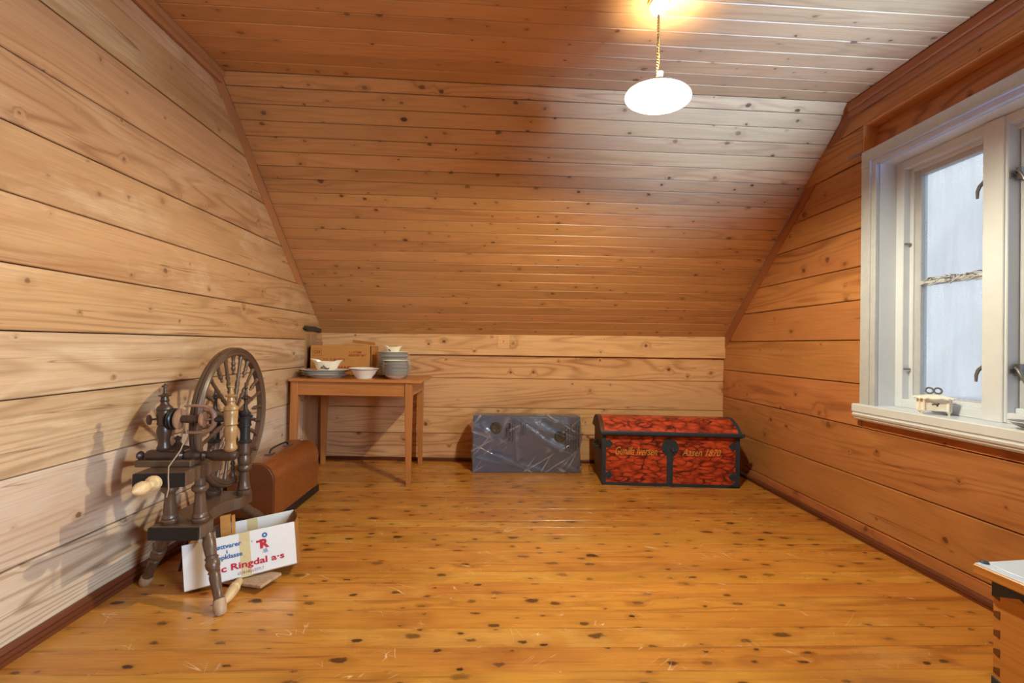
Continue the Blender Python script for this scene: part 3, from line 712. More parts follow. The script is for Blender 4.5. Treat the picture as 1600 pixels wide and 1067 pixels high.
# china
def oval(prof, sx, sy, n=40): return [V((p.x*sx, p.y*sy, p.z)) for p in lathe(prof, n)[0]], lathe(prof, n)[1]
def revolve_shell(outer, inner, n=40): return ringlathe(outer+inner[::-1], n)
def scaled(vf, sx, sy, sz=1): return [V((p[0]*sx, p[1]*sy, p[2]*sz)) for p in vf[0]], vf[1]
ORD = ['topmost', 'second', 'third', 'fourth', 'fifth', 'sixth', 'seventh', 'eighth', 'ninth', 'tenth', 'eleventh', 'twelfth', 'thirteenth', 'fourteenth', 'fifteenth', 'sixteenth', 'seventeenth', 'eighteenth', 'nineteenth', 'twentieth']
PO = [(0, .0), (.0, .076), (.003, .080), (.004, .086), (.014, .124), (.0165, .133), (.0185, .1335)]
PI = [(.003, .0), (.0035, .07), (.006, .084), (.017, .124)]
SO = [(0, 0), (0, .052), (.003, .056), (.005, .060), (.022, .082), (.030, .090), (.036, .108), (.0385, .1095)]
SI = [(.003, 0), (.004, .05), (.008, .060), (.024, .080), (.033, .090), (.038, .1075)]
def shape_plate(o, i): return ringlathe(o+[p for p in i[::-1]], 36)
def plate_proto(name, o, i, label, cat, group, loc, band):
    root = empty(name, loc, 0, label, cat, group)
    mk('body', tf(shape_plate(o, i), Matrix.Translation(loc)), M_china, root, smooth=True)
    mk('printed_band', tf(ringlathe(band, 36), Matrix.Translation(loc)), M_printed, root, smooth=True)
    return root
def copy_thing(r, loc, label):
    c = r.copy(); COL.objects.link(c); c.matrix_basis = Matrix.Translation(loc); WM[c.name] = Matrix.Translation(loc)
    c['label'] = label
    for ch in list(r.children):
        k = ch.copy(); k.parent = c; COL.objects.link(k)
    return c
NP = 20; pitchP = .0098; SX, SY = -.862, 3.745
rootp = None
for k in range(NP):                     # k = 0 topmost
    z = TZ+.001+(NP-1-k)*pitchP
    lab = f'white dinner plate, {ORD[k]} of the tall rear stack on the table' if k == 0 else (f'bottom dinner plate of the tall rear stack on the table' if k == NP-1 else f'white dinner plate, {ORD[k]} from the top of the tall rear stack')
    loc = (SX+random.uniform(-.0015, .0015), SY+random.uniform(-.0015, .0015), z)
    if rootp is None:
        rootp = plate_proto('dinner_plate', PO, PI, lab, 'plate', 'dinner plates stacked at the back of the table', loc, [(.0060, .0945), (.0142, .1248), (.0135, .1254), (.0052, .0950)])
    else: copy_thing(rootp, loc, lab)
NS = 11; pitchS = .0103; sx_, sy_ = -.783, 3.505
rootp2 = None
for k in range(NS):
    z = TZ+.001+(NS-1-k)*pitchS
    lab = 'white soup plate, topmost of the front stack at the table corner' if k == 0 else ('bottom soup plate of the front stack, its white foot on the table' if k == NS-1 else f'white soup plate, {ORD[k]} from the top of the front stack')
    loc = (sx_+random.uniform(-.002, .002), sy_+random.uniform(-.002, .002), z)
    if rootp2 is None:
        rootp2 = plate_proto('soup_plate', SO, SI, lab, 'plate', 'soup plates stacked at the front of the table', loc, [(.0308, .0920), (.0356, .1070), (.0350, .1078), (.0300, .0928)])
    else: copy_thing(rootp2, loc, lab)
# oval platters
pl_labels = ['large oval china platter at the bottom of the platter stack', 'middle oval china platter of the stack, grey rim showing', 'upper oval china platter under the gravy boat']
OO = [(0, 0), (0, .095), (.004, .099), (.006, .104), (.024, .150), (.027, .153)]
OI = [(.003, 0), (.005, .095), (.010, .104), (.0265, .149)]
for k in range(3):
    sc_ = (1.20, 1.13, 1.28)[k]; loc = V((-1.342+(.012, -.008, .004)[k], 3.535+(0, .01, .005)[k], TZ+.001+k*.0175))
    r = empty('oval_platter', loc, 0, pl_labels[k], 'platter', 'oval platters stacked at the left of the table')
    mk('body', tf(scaled(ringlathe(OO+OI[::-1], 44), sc_, sc_*.72), Matrix.Translation(loc)), M_china, r, smooth=True)
    mk('printed_band', tf(scaled(ringlathe([(.0175, .135), (.0272, .1522), (.0262, .1528), (.0165, .1355)], 44), sc_, sc_*.72), Matrix.Translation(loc)), M_printed, r, smooth=True)
# vegetable bowl
BO = [(0, 0), (0, .060), (.004, .064), (.010, .066), (.030, .088), (.056, .104), (.064, .117), (.067, .1185)]
BI = [(.006, 0), (.010, .055), (.030, .082), (.056, .099), (.0665, .1165)]
loc = V((-1.020, 3.47, TZ+.001)); r = empty('serving_bowl', loc, 0, 'white china serving bowl with flaring rim in the middle of the table', 'bowl')
bv = ringlathe(BO+BI[::-1], 48)
bv = scaled(bv, .97, .97, 1.2); bv = ([V((p.x*(1+.018*cos(8*atan2(p.y, p.x))*(p.z > .05)), p.y*(1+.018*cos(8*atan2(p.y, p.x))*(p.z > .05)), p.z)) for p in bv[0]], bv[1])
mk('body', tf(bv, Matrix.Translation(loc)), M_china, r, smooth=True)
mk('printed_band', tf(scaled(ringlathe([(.0570, .1050), (.0605, .1105), (.0600, .1115), (.0565, .1060)], 48), .985, .985, 1.2), Matrix.Translation(loc)), M_printed, r, smooth=True)
def gravy_boat(loc, rz, s, label, flower, zs=1.28):
    r = empty('gravy_boat', loc, rz, label, 'gravy boat', 'china gravy boats on the table')
    nu, nv = 40, 12; v = []; f = []
    def ring(t, inner):
        out = []
        for k in range(nu):
            a = 2*pi*k/nu; c, s_ = cos(a), sin(a)
            rad = .043+.029*t**.55-(.003 if inner else 0)
            lift = (.012*(max(0, abs(c)-.62)/.38)**.8)*t**3*(.9 if c > 0 else 1.15)
            ex_ = 1+(.30*max(0, abs(c)-.80)/.20)*t**5
            out.append(V((rad*1.12*c*ex_, rad*.66*s_, .006+.044*t+lift)))
        return out
    rings = [[V((p.x, p.y, 0)) for p in ring(0, False)]]+[ring(i/nv, False) for i in range(nv+1)]+[ring(i/nv, True) for i in range(nv, 0, -1)]
    for q in rings: v += q
    for i in range(len(rings)-1):
        for k in range(nu): f.append((i*nu+k, i*nu+(k+1) % nu, (i+1)*nu+(k+1) % nu, (i+1)*nu+k))
    f.append(tuple(reversed(range(nu)))); f.append(tuple((len(rings)-1)*nu+k for k in range(nu)))
    m = WM[r.name] @ Matrix.Diagonal((s, s, s*zs, 1))
    mk('body', tf((v, f), m), M_ivory, r, smooth=True)
    petals = []
    for (dx, dz) in flower:
        t = max(.05, (dz-.006)/.044); rad = .043+.029*t**.55; xx = dx; cc = min(.95, abs(xx)/(rad*1.12)); yy = -rad*.66*sqrt(1-cc*cc)
        petals.append(tf(scaled(lathe([(-.0006, .0032), (.0006, .0032)], 7), 1, 1), Matrix.Translation((xx, yy-.0012, dz)) @ Matrix.Rotation(pi/2-.35, 4, 'X') @ Matrix.Rotation(random.uniform(0, 3), 4, 'Z') @ Matrix.Scale(1.5, 4, (1, 0, 0))))
    mk('flower_print', tf(join(*petals), m), M_pattern, r)
    return r
fl1 = [(-.022, .020), (-.017, .024), (-.012, .019), (-.008, .029), (-.004, .023), (0, .019), (.002, .026), (.006, .017), (.010, .021), (.014, .016), (.020, .017), (.024, .019), (-.005, .030)]
gravy_boat((-1.325, 3.535, TZ+.001+2*.0175+.0275+.002-.0215), .02, 1.24, 'cream china gravy boat with grey flower print on the oval platters', fl1)
fl2 = [(-.034, .030), (-.030, .026), (-.026, .031), (-.022, .025), (-.018, .021), (-.014, .018), (-.027, .020)]
gravy_boat((SX-.005, SY, TZ+.001+(NP-1)*pitchP+.0042), .0, .82, 'small cream gravy boat on top of the tall plate stack', fl2)

# ------------------------------------------------------------------ sewing machine case on the floor
CX0, CX1, CY_0, CY_1, CH = -1.52, -1.252, 2.60, 3.215, .362
ca = empty('sewing_machine_case', ((CX0+CX1)/2, (CY_0+CY_1)/2, 0), 0, 'brown bentwood sewing machine case with domed top on the floor by the table', 'case')
def dome_prof(x0, x1, h, rad, n=8):
    pr = [(x0, .045)]
    for k in range(n+1):
        a = pi-k*(pi/2)/n; pr.append((x0+rad+rad*cos(a), h-.02-rad+rad*sin(a)))
    for k in range(n+1):
        a = pi/2-k*(pi/2)/n; pr.append((x1-rad+rad*cos(a), h-.02-rad+rad*sin(a)))
    pr.append((x1, .045))
    cxm = (x0+x1)/2
    return [(x, z+(.02*max(0, 1-((x-cxm)/((x1-x0)/2))**2) if z > h-.02-rad else 0)) for x, z in pr]
dp = dome_prof(CX0, CX1, CH, .085)
bm = bmesh.new(); n = len(dp)
vs = [bm.verts.new((x, yv, z)) for yv in (CY_0, CY_1) for x, z in dp]
for i in range(n): bm.faces.new((vs[i], vs[n+i], vs[n+(i+1) % n], vs[(i+1) % n]))
bm.faces.new(vs[:n]); bm.faces.new(vs[n:][::-1]); bmesh.ops.recalc_face_normals(bm, faces=bm.faces)
cov = mk('cover', bmout(bm), M_case, ca, smooth=True)
def end_panel(y0, y1):
    q = [(x*.93+(CX0+CX1)/2*.07, z*.96+.004) for x, z in dp]
    return tf(prism([(x, z) for x, z in q], 0, abs(y1-y0), .001), Matrix(((1, 0, 0, 0), (0, 0, 1, y0), (0, 1, 0, 0), (0, 0, 0, 1))))
mk('end_panel', end_panel(CY_0-.004, CY_0+.004), wood('case_end_panel', S(112, 56, 28), S(76, 36, 18), rough=.35, coat=.2, ring=8, ay=9, var=.01), ca)
mk('base_band', join(box(CX0-.006, CX1+.006, CY_0-.006, CY_1+.006, 0, .048, .003)), M_spinend, ca)
mk('screw', tf(lathe([(0, .006), (.003, .006), (.004, .003)], 10), align((-1.36, CY_0-.003, .09), (-1.36, CY_0-.01, .09))), M_steel, ca, smooth=True)
hx = (CX0+CX1)/2; hz = CH+.001
han = mk('handle', tube([(hx, 2.80, hz), (hx, 2.81, hz+.018), (hx, 2.84, hz+.026), (hx, 2.92, hz+.028), (hx, 3.0, hz+.026), (hx, 3.03, hz+.018), (hx, 3.04, hz)], .005, 8), M_spinend, ca, smooth=True)
mk('handle_plate', box(hx-.02, hx+.02, 2.77, 2.83, hz-.004, hz+.003, .001), M_steel, han)
mk('handle_plate', box(hx-.02, hx+.02, 3.01, 3.07, hz-.004, hz+.003, .001), M_steel, han)

# ------------------------------------------------------------------ spinning wheel
sw = empty('spinning_wheel', (-1.28, 2.0, 0), radians(2.6), 'old dark turned wooden spinning wheel standing by the left wall', 'spinning wheel')
def sp(name, vf, mat=M_spin, parent=sw, smooth=True): return mk(name, vf, mat, parent, smooth=smooth)
LT = .31
low = [(-1.363, 1.818), (-1.169, 1.827), (-1.163, 1.86), (-1.172, 1.915), (-1.205, 1.955), (-1.228, 1.98), (-1.242, 2.03), (-1.240, 2.09), (-1.220, 2.135), (-1.197, 2.158), (-1.199, 2.262), (-1.385, 2.262), (-1.376, 2.05)]
sp('lower_table', prism(low, LT-.052, LT, .003), M_spin, smooth=False)
mk('front_edge', box(-1.362, -1.170, 1.812, 1.821, LT-.050, LT-.002), M_spinend, sw)
UT = .55
up_ = [(-1.347, 1.716), (-1.171, 1.736), (-1.181, 1.985), (-1.222, 1.985), (-1.216, 1.868), (-1.352, 1.868)]
sp('upper_table', prism(up_, UT-.054, UT, .003), M_spin, smooth=False)
mk('front_edge', [], M_spinend, sw) if False else None
fe = tf(box(-.0875, .0875, -.004, .004, -.026, .026), Matrix.Translation((-1.2585, 1.7235, UT-.027)) @ Matrix.Rotation(.113, 4, 'Z'))
mk('front_edge', fe, M_spinend, sw)
colp = [(0, .024), (.04, .030), (.09, .031), (.12, .026), (.15, .029), (.19, .027), (.22, .023), (.30, .024), (.50, .020), (.64, .018), (.68, .021), (.72, .029), (.77, .031), (.82, .027), (.85, .020), (.92, .018), (1, .017)]
for (x, y_) in ((-1.312, 1.862), (-1.202, 1.876)):
    sp('column', turned((x, y_, LT-.001), (x+.004, y_-.012, UT-.053), colp, 16))
# wheel posts
PX1, PX2, PYc = -1.215, -1.360, 2.215
postp = [(0, .030), (.03, .033), (.07, .033), (.09, .027), (.13, .030), (.15, .026), (.30, .022), (.44, .020), (.47, .028), (.50, .031), (.54, .030), (.57, .024), (.60, .028), (.64, .030), (.70, .028), (.76, .024), (.80, .030), (.84, .029), (1, .026)]
topp = [(0, .028), (.05, .030), (.10, .022), (.12, .022), (.48, .021), (.50, .027), (.54, .027), (.56, .024), (.72, .026), (.74, .021), (.78, .016), (.82, .022), (.88, .024), (.92, .018), (1, .010)]
finp = [(0, .010), (.30, .007), (.42, .010), (.48, .022), (.52, .022), (.56, .012), (.66, .006), (.86, .005), (.90, .009), (.94, .008), (1, .002)]
for px in (PX1, PX2):
    po_ = sp('wheel_post', turned((px, PYc, LT-.001), (px, PYc, .560), postp, 16))
    tp = sp('post_top', turned((px, PYc, .558), (px, PYc, .722), topp, 16), M_black, po_)
    sp('finial', turned((px, PYc, .719), (px, PYc, .834), finp, 12), M_spin2, po_)
sp('peg', tf(lathe([(0, .004), (.022, .004), (.026, .008), (.034, .008), (.038, .003)], 10), align((PX1+.018, PYc, .668), (PX1+.06, PYc, .668))), M_spin2)
sp('peg', tf(lathe([(0, .005), (.02, .005), (.026, .011), (.036, .011), (.042, .004)], 10), align((PX1+.022, PYc, .535), (PX1+.07, PYc, .527))), M_spin)
# the wheel itself: axis along local x
WC = V((-1.286, 2.235, .683)); RW = .335
axm = frame_of(WC, (0, 1, 0), (0, 0, 1))
axm = axm if (axm.to_3x3() @ V((0, 0, 1))).x > 0 else axm
wh = empty('wheel', WC, radians(5.0), parent=sw)
def onwheel(vf): return tf(vf, Matrix.Translation(WC) @ Matrix.Rotation(radians(5.0), 4, 'Z') @ Matrix.Rotation(pi/2, 4, 'Y'))
hw = .018
rimp = [(-hw, RW-.004), (-hw*.6, RW), (-.003, RW), (0, RW-.006), (.003, RW), (hw*.6, RW), (hw, RW-.004), (hw+.002, RW-.008), (hw-.003, RW-.013), (hw+.002, RW-.018), (hw-.003, RW-.024), (hw, RW-.031), (hw-.006, RW-.039),
        (-hw+.006, RW-.039), (-hw, RW-.031), (-hw+.003, RW-.024), (-hw-.002, RW-.018), (-hw+.003, RW-.013), (-hw-.002, RW-.008)]
mk('rim', onwheel(ringlathe(rimp, 72)), M_spin, wh, smooth=True)
mk('hub', onwheel(lathe([(-.050, .012), (-.048, .024), (-.036, .028), (-.030, .024), (-.024, .036), (0, .041), (.024, .036), (.030, .024), (.036, .028), (.048, .024), (.050, .012)], 20)), M_spin2, wh, smooth=True)
mk('axle', onwheel(lathe([(-.095, .007), (.090, .007)], 10)), M_iron, wh, smooth=True)
spk = [(0, .009), (.06, .010), (.10, .007), (.30, .0075), (.36, .011), (.40, .007), (.44, .010), (.50, .0105), (.56, .006), (.62, .0105), (.66, .0075), (.90, .008), (.94, .011), (1, .010)]
sho = [(0, .001), (.04, .005), (.10, .007), (.16, .004), (.22, .008), (.34, .011), (.44, .007), (.50, .010), (.58, .010), (.64, .007), (.90, .010), (.94, .012), (1, .011)]
ri = RW-.038
for k in range(12):
    a = radians(13+30*k)
    d = V((0, 0, 0)); dv = (sin(a), cos(a))             # along wheel plane: y (deeper), z
    def wp(rad): return Matrix.Translation(WC) @ Matrix.Rotation(radians(5.0), 4, 'Z') @ V((0, dv[0]*rad, dv[1]*rad))
    mk('spoke', turned(wp(.034), wp(ri+.001), spk, 10), M_spin, wh, smooth=True)
    a2 = radians(28+30*k); dv = (sin(a2), cos(a2))
    def wp2(rad): return Matrix.Translation(WC) @ Matrix.Rotation(radians(5.0), 4, 'Z') @ V((0, sin(a2)*rad, cos(a2)*rad))
    mk('spindle', turned(wp2(ri-.095), wp2(ri+.001), sho, 9), M_spin, wh, smooth=True)
mk('crank', tube([WC+V((-.088, 0, 0)), WC+V((-.096, .004, 0)), WC+V((-.098, .03, -.045)), WC+V((-.110, .03, -.045))], .006, 8), M_iron, wh, smooth=True)
# footman rod from crank to treadle
sp('footman', tube([(-1.396, 2.265, .638), (-1.40, 2.20, .40), (-1.385, 2.03, .03)], .006, 8), M_spin2)
# tension screw handle
hd = [(0, .012), (.05, .015), (.10, .026), (.20, .029), (.28, .026), (.33, .015), (.40, .013), (.46, .019), (.60, .025), (.74, .024), (.88, .016), (.95, .009), (1, .003)]
sp('tension_handle', turned((-1.262, 1.722, UT-.030), (-1.262, 1.605, UT-.034), hd, 18), M_pale)
# maiden table and mother-of-all
sp('maiden_plate', tf(box(-.105, .105, -.035, .035, 0, .026, .004), Matrix.Translation((-1.305, 1.835, UT)) @ Matrix.Rotation(.05, 4, 'Z')), M_spin, smooth=False)
mo = [(0, .010), (.01, .018), (.04, .0225), (.20, .0235), (.37, .0225), (.39, .018), (.41, .012), (.43, .018), (.45, .022), (.50, .0235), (.54, .022), (.57, .016), (.60, .012), (.63, .018), (.66, .012), (.70, .016), (.72, .021), (.80, .0235), (.92, .0235), (.97, .020), (1, .014)]
A0, A1 = V((-1.388, 1.832, .589)), V((-1.050, 1.860, .586))
moa = sp('mother_of_all', turned(A0, A1, mo, 18), M_spin2)
sp('knob', tf(lathe([(0, .006), (.014, .006), (.018, .014), (.026, .018), (.034, .014), (.038, .004)], 14), align(A0+V((.004, 0, 0)), A0+V((-.1, -.01, 0)))), M_spin2, moa)
mp = [(0, .016), (.03, .024), (.06, .025), (.10, .020), (.17, .019), (.25, .025), (.31, .026), (.36, .023), (.38, .021), (.40, .026), (.42, .024), (.55, .0265), (.58, .0265), (.60, .025), (.62, .028), (.65, .026), (.68, .017), (.70, .014), (.73, .014), (.74, .018), (.75, .014), (.80, .012), (.81, .021), (.825, .023), (.84, .010), (.86, .006), (.94, .005), (.95, .012), (.965, .011), (.975, .005), (1, .001)]
m1 = sp('maiden', turned((-1.325, 1.838, .606), (-1.327, 1.838, .876), mp, 18), M_spin2)
sp('peg', tf(scaled(lathe([(0, .004), (.020, .004), (.021, .012), (.024, .020), (.032, .020), (.036, .012), (.037, .003)], 14), 1, 1), align((-1.346, 1.830, .735), (-1.42, 1.80, .727))), M_spin2, m1)
m2 = sp('maiden', turned((-1.076, 1.858, .602), (-1.079, 1.858, .877), mp, 18), M_brassy); m2['label'] = 'pale worn gilded maiden'
# flyer, whorl and bobbin between the maidens
FA, FB = V((-1.318, 1.838, .734)), V((-1.085, 1.856, .731))
fx = (FB-FA).normalized(); fw = frame_of(FA, fx, (0, 1, 0))   # x along flyer axis
def fly(vf): return tf(vf, fw)
fl = sp('flyer', fly(join(tube([(0, 0, 0), (.245, 0, 0)], .004, 8),
     tube([(.066, 0, .052), (.10, 0, .054), (.14, 0, .052), (.165, 0, .042), (.178, 0, .022), (.181, 0, 0), (.178, 0, -.022), (.165, 0, -.042), (.14, 0, -.052), (.10, 0, -.054), (.06, 0, -.054)], [.005, .006, .007, .008, .010, .011, .010, .008, .007, .006, .005], 8))), M_leather)
ax_ = Matrix.Rotation(pi/2, 4, 'Y')
whorl = [(0, .010), (.002, .040), (.006, .043), (.010, .036), (.014, .043), (.018, .040), (.020, .010)]
sp('whorl', fly(tf(lathe(whorl, 24), Matrix.Translation((.016, 0, 0)) @ ax_)), M_black, fl)
sp('bobbin', fly(tf(lathe([(0, .012), (.001, .041), (.008, .042), (.009, .020), (.012, .014), (.085, .012), (.088, .020), (.090, .030), (.097, .030), (.098, .012)], 24), Matrix.Translation((.044, 0, 0)) @ ax_)), M_leather, fl)
sp('bobbin_thread', fly(tf(lathe([(0, .0145), (.02, .0165), (.05, .016), (.068, .0145)], 16), Matrix.Translation((.058, 0, 0)) @ ax_)), M_spin2, fl)
sp('orifice', fly(tf(lathe([(0, .008), (.01, .012), (.05, .010), (.064, .012)], 14), Matrix.Translation((.176, 0, 0)) @ ax_)), M_black, fl)
pts = [fw @ V((.075, -.008, -.016)), fw @ V((.090, -.022, -.06)), V((-1.228, 1.79, .62)), V((-1.222, 1.72, .575)), V((-1.208, 1.700, .545)), V((-1.206, 1.700, .50)), V((-1.214, 1.702, .468))]
sp('yarn', tube(pts, .0022, 6), M_yarn)
sp('screw_finial', turned((-1.290, 1.864, UT-.01), (-1.290, 1.864, .662), [(0, .014), (.48, .014), (.52, .034), (.56, .044), (.60, .040), (.66, .022), (.74, .014), (.80, .008), (.86, .008), (.90, .013), (.95, .011), (1, .002)], 16), M_spin2)
# legs
lp = [(t_, r_*.9) for t_, r_ in [(0, .010), (.03, .019), (.10, .023), (.15, .022), (.17, .018), (.19, .022), (.21, .018), (.34, .020), (.46, .023), (.50, .020), (.52, .025), (.54, .020), (.58, .028), (.63, .030), (.67, .024), (.70, .028), (.72, .022), (.80, .025), (.90, .027), (.94, .023), (1, .022)]]
for a, b in (((-1.038, 1.757, .0), (-1.168, 1.872, LT-.05)), ((-1.497, 1.975, .0), (-1.335, 1.880, LT-.05)), ((-1.20, 2.55, .0), (-1.235, 2.215, LT-.05))):
    lg = sp('leg', turned(a, b, lp, 16))
    A_, B_ = V(a), V(b)
    sp('worn_foot', turned(A_, A_.lerp(B_, .20), [(0, .0115), (.12, .0195), (.5, .0235), (.75, .0226), (.98, .018), (1, .01)], 16), M_worn, lg)
# treadle: bar and board lying low between the feet
tr = sp('treadle_bar', turned((-1.046, 1.783, .030), (-1.082, 1.955, .030), [(0, .006), (.08, .012), (.25, .019), (.5, .022), (.62, .018), (.66, .022), (.72, .018), (.9, .016), (1, .012)], 14), M_pale)
sp('treadle_board', tf(box(-.16, .165, -.055, .055, -.006, .006, .002), Matrix.Translation((-1.10, 2.005, .0185)) @ Matrix.Rotation(radians(-5.2), 4, 'Y') @ Matrix.Rotation(radians(-20), 4, 'Z')), M_worn, tr, smooth=False)

# ------------------------------------------------------------------ white cardboard box resting on the treadle
BLc, BRc = V((-1.272, 1.895, .012)), V((-.884, 2.055, .052))
bxx = (BRc-BLc).normalized(); upv = V((-.02, .12, 1)); upv = (upv-bxx*upv.dot(bxx)).normalized()
bfr = frame_of(BLc, bxx, upv)        # x along the front, y up, z towards the camera
BWd, BHt, BDp = (BRc-BLc).length, .186, .255
wbx = empty('meat_carton', BLc+V((.2, .15, 0)), 0, 'white cardboard carton with red and blue lettering leaning on the spinning wheel treadle', 'carton')
def bx(vf): return tf(vf, bfr)
T_ = .004
mk('front_panel', bx(box(0, BWd, 0, BHt, -T_, 0, .0008)), M_wcard, wbx)
mk('back_panel', bx(box(0, BWd-.012, 0, BHt*1.0, -BDp, -BDp+T_, .0008)), M_wcard, wbx)
mk('bottom_panel', bx(box(0, BWd, 0, T_, -BDp, 0)), M_carton_in, wbx)
mk('side_panel', bx(box(0, T_, 0, BHt-.02, -BDp, -T_)), M_carton_in, wbx)
# bowed right side: kraft inside
sv = []; sf = []; nn = 8
for k in range(nn+1):
    t_ = k/nn; xx = BWd-.002+.012*sin(pi*t_)-.012*t_
    for yv, ddx in ((0, 0), (BHt, .003)):
        sv.append(V((xx+ddx, yv, -BDp*t_))); sv.append(V((xx+ddx+T_, yv, -BDp*t_)))
for k in range(nn):
    b0, b1 = k*4, k*4+4
    for i, j in ((0, 1), (1, 3), (3, 2), (2, 0)): sf.append((b0+i, b0+j, b1+j, b1+i))
sf += [(0, 1, 3, 2), (nn*4+2, nn*4+3, nn*4+1, nn*4)]
mk('side_panel', bx((sv, sf)), M_carton_in, wbx)
mk('tape', bx(box(.205, .245, .0, BHt, 0, .0006)), M_tape, wbx)
mk('tape', bx(box(.205, .250, .0, BHt+.001, -BDp+T_, -BDp+T_+.0008)), M_tape, wbx)
def bl(x, yv, ang=0.0, dz=.0012):
    return bfr @ Matrix.Translation((x, yv, dz)) @ Matrix.Rotation(ang, 4, 'Z')
lettering('Kjøttvarer', bl(.155, .143), .115, .026, M_blueink, wbx, bold=.025)
lettering('i', bl(.158, .122), .005, .014, M_blueink, wbx, bold=.025)
lettering('Toppklasse', bl(.152, .099), .125, .026, M_blueink, wbx, bold=.025)
lettering('lc Ringdal a·s', bl(.248, .050), .250, .036, M_redink, wbx, bold=.028)
lettering('6218 HELLESYLT', bl(.242, .021), .100, .012, M_purpleink, wbx)
lettering('R', bl(.300, .122), .036, .040, M_redink, wbx, bold=.05)
mk('emblem', bx(join(box(.268, .292, .130, .139, 0.0006, .0014),)), M_redink, wbx)
mk('emblem', bx(tf(ringlathe([(.0003, .0045), (.0014, .0045), (.0014, .0105), (.0003, .0105)], 24), Matrix.Translation((.302, .157, 0)))), M_blueink, wbx)
mk('emblem', bx(join(*[tf(box(-.0007, .0007, -.009, .009, .0003, .0009), Matrix.Translation((.300+dx, .090, 0)) @ Matrix.Rotation(an, 4, 'Z')) for dx, an in ((-.007, -.35), (-.003, .1), (.001, -.1), (.004, .15), (.008, .35))])), M_blueink, wbx)
lettering('T', bl(.252, .141), .007, .007, M_blueink, wbx, bold=.03)
# wooden pieces standing in the carton
wf = empty('wooden_frame_piece', bfr @ V((.12, .01, -.12)), 0, 'rough wooden frame with an upright standing in the white carton', 'wood offcut')
mk('upright', bx(tf(box(-.020, .020, -.005, .238, -.012, .012, .001), Matrix.Translation((.135, .012, -.13)) @ Matrix.Rotation(-.02, 4, 'Z'))), M_kist, wf)
mk('upright', bx(tf(box(-.006, .006, -.005, .232, -.010, .010, .001), Matrix.Translation((.165, .012, -.13)) @ Matrix.Rotation(-.02, 4, 'Z'))), M_kist, wf)
mk('crosspiece', bx(tf(box(-.10, .12, -.012, .012, -.010, .010, .001), Matrix.Translation((.17, .135, -.155)))), M_kist, wf)
mk('side_rail', bx(box(.10, .116, .01, .205, -.145, -.12, .001)), M_spin2, wf)

# ------------------------------------------------------------------ plastic-wrapped grey cabinet
GX0, GX1, GY0, GY1, GH = -.190, .700, 3.712, 3.90, .462
gc = empty('wrapped_grey_cabinet', ((GX0+GX1)/2, (GY0+GY1)/2, 0), 0, 'low grey cabinet wrapped in clear crumpled plastic against the back wall', 'cabinet')
mk('body', box(GX0, GX1, GY0, GY1, 0, GH, .004, 2), M_slab, gc)
for (cx_, cz_) in ((-.002, .367), (.532, .300)):
    c0 = mk('cap', tf(lathe([(0, .050), (.003, .050), (.005, .046), (.005, .030), (.002, .026)], 28), align((cx_, GY0+.001, cz_), (cx_, GY0-1, cz_))), M_cap, gc, smooth=True)
    mk('cap_rim', tf(ringlathe([(.004, .030), (.008, .031), (.008, .037), (.004, .038)], 28), align((cx_, GY0+.001, cz_), (cx_, GY0-1, cz_))), M_blackink, c0, smooth=True)
# film: a subdivided skin over front, top and sides with creases
cr = [((.0, .41), (.16, .30), .008), ((.35, .45), (.80, .12), .016), ((.42, .44), (.83, .25), .010), ((0, .13), (.37, .05), .014), ((.15, .16), (.34, .085), .010), ((.34, .36), (.36, .10), .009), ((.36, .08), (.62, .01), .012), ((0, .25), (.15, .35), .009), ((.36, .20), (.48, .21), .005), ((.60, .27), (.82, .16), .010), ((.5, .42), (.62, .30), .012), ((.62, .44), (.80, .40), .010), ((.08, .42), (.14, .27), .007), ((.70, .10), (.88, .02), .012), ((.64, .22), (.78, .18), .008)]
def crease(x, z):
    h = 0.0
    for (a, b, am) in cr:
        ax2, az2 = a; bx2, bz2 = b; dx, dz = bx2-ax2, bz2-az2; L2 = dx*dx+dz*dz
        t_ = ((x-ax2)*dx+(z-az2)*dz)/L2
        tt = min(1, max(0, t_)); px, pz = ax2+tt*dx, az2+tt*dz; d_ = sqrt((x-px)**2+(z-pz)**2)
        side = 1 if (x-ax2)*dz-(z-az2)*dx > 0 else -1
        h += am*exp(-d_/(.008 if side > 0 else .034))*min(1, 4*tt+.3)*min(1, 4*(1-tt)+.3)
    return h
nx_, nz_ = 110, 58; fv = []; ff = []
FW = GX1-GX0
for i in range(nz_+1):
    for j in range(nx_+1):
        x = FW*j/nx_; z = .004+(GH+.004)*i/nz_
        e = min(x, FW-x, .05)/.05
        off = .003+crease(x, z)+.0012*sin(x*13+z*9)*sin(z*17+x*5)
        xo = (x-FW/2)*(1.012)+FW/2+(.010*sin(z*24+.5) if j == nx_ else (.008*sin(z*31) if j == 0 else 0))
        fv.append(V((GX0+xo, GY0-.004-max(0, off), z)))
for i in range(nz_):
    for j in range(nx_):
        k = i*(nx_+1)+j; ff.append((k, k+1, k+nx_+2, k+nx_+1))
tb = len(fv)
for m_ in range(1, 7):
    for j in range(nx_+1):
        x = GX0+FW*j/nx_; y_ = GY0+(GY1-GY0)*m_/6
        fv.append(V((x, y_, GH+.010+.006*sin(j*.5+m_)*sin(j*.17))))
for m_ in range(6):
    for j in range(nx_):
        r0 = nz_*(nx_+1) if m_ == 0 else tb+(m_-1)*(nx_+1); r1 = tb+m_*(nx_+1)
        ff.append((r0+j, r0+j+1, r1+j+1, r1+j))
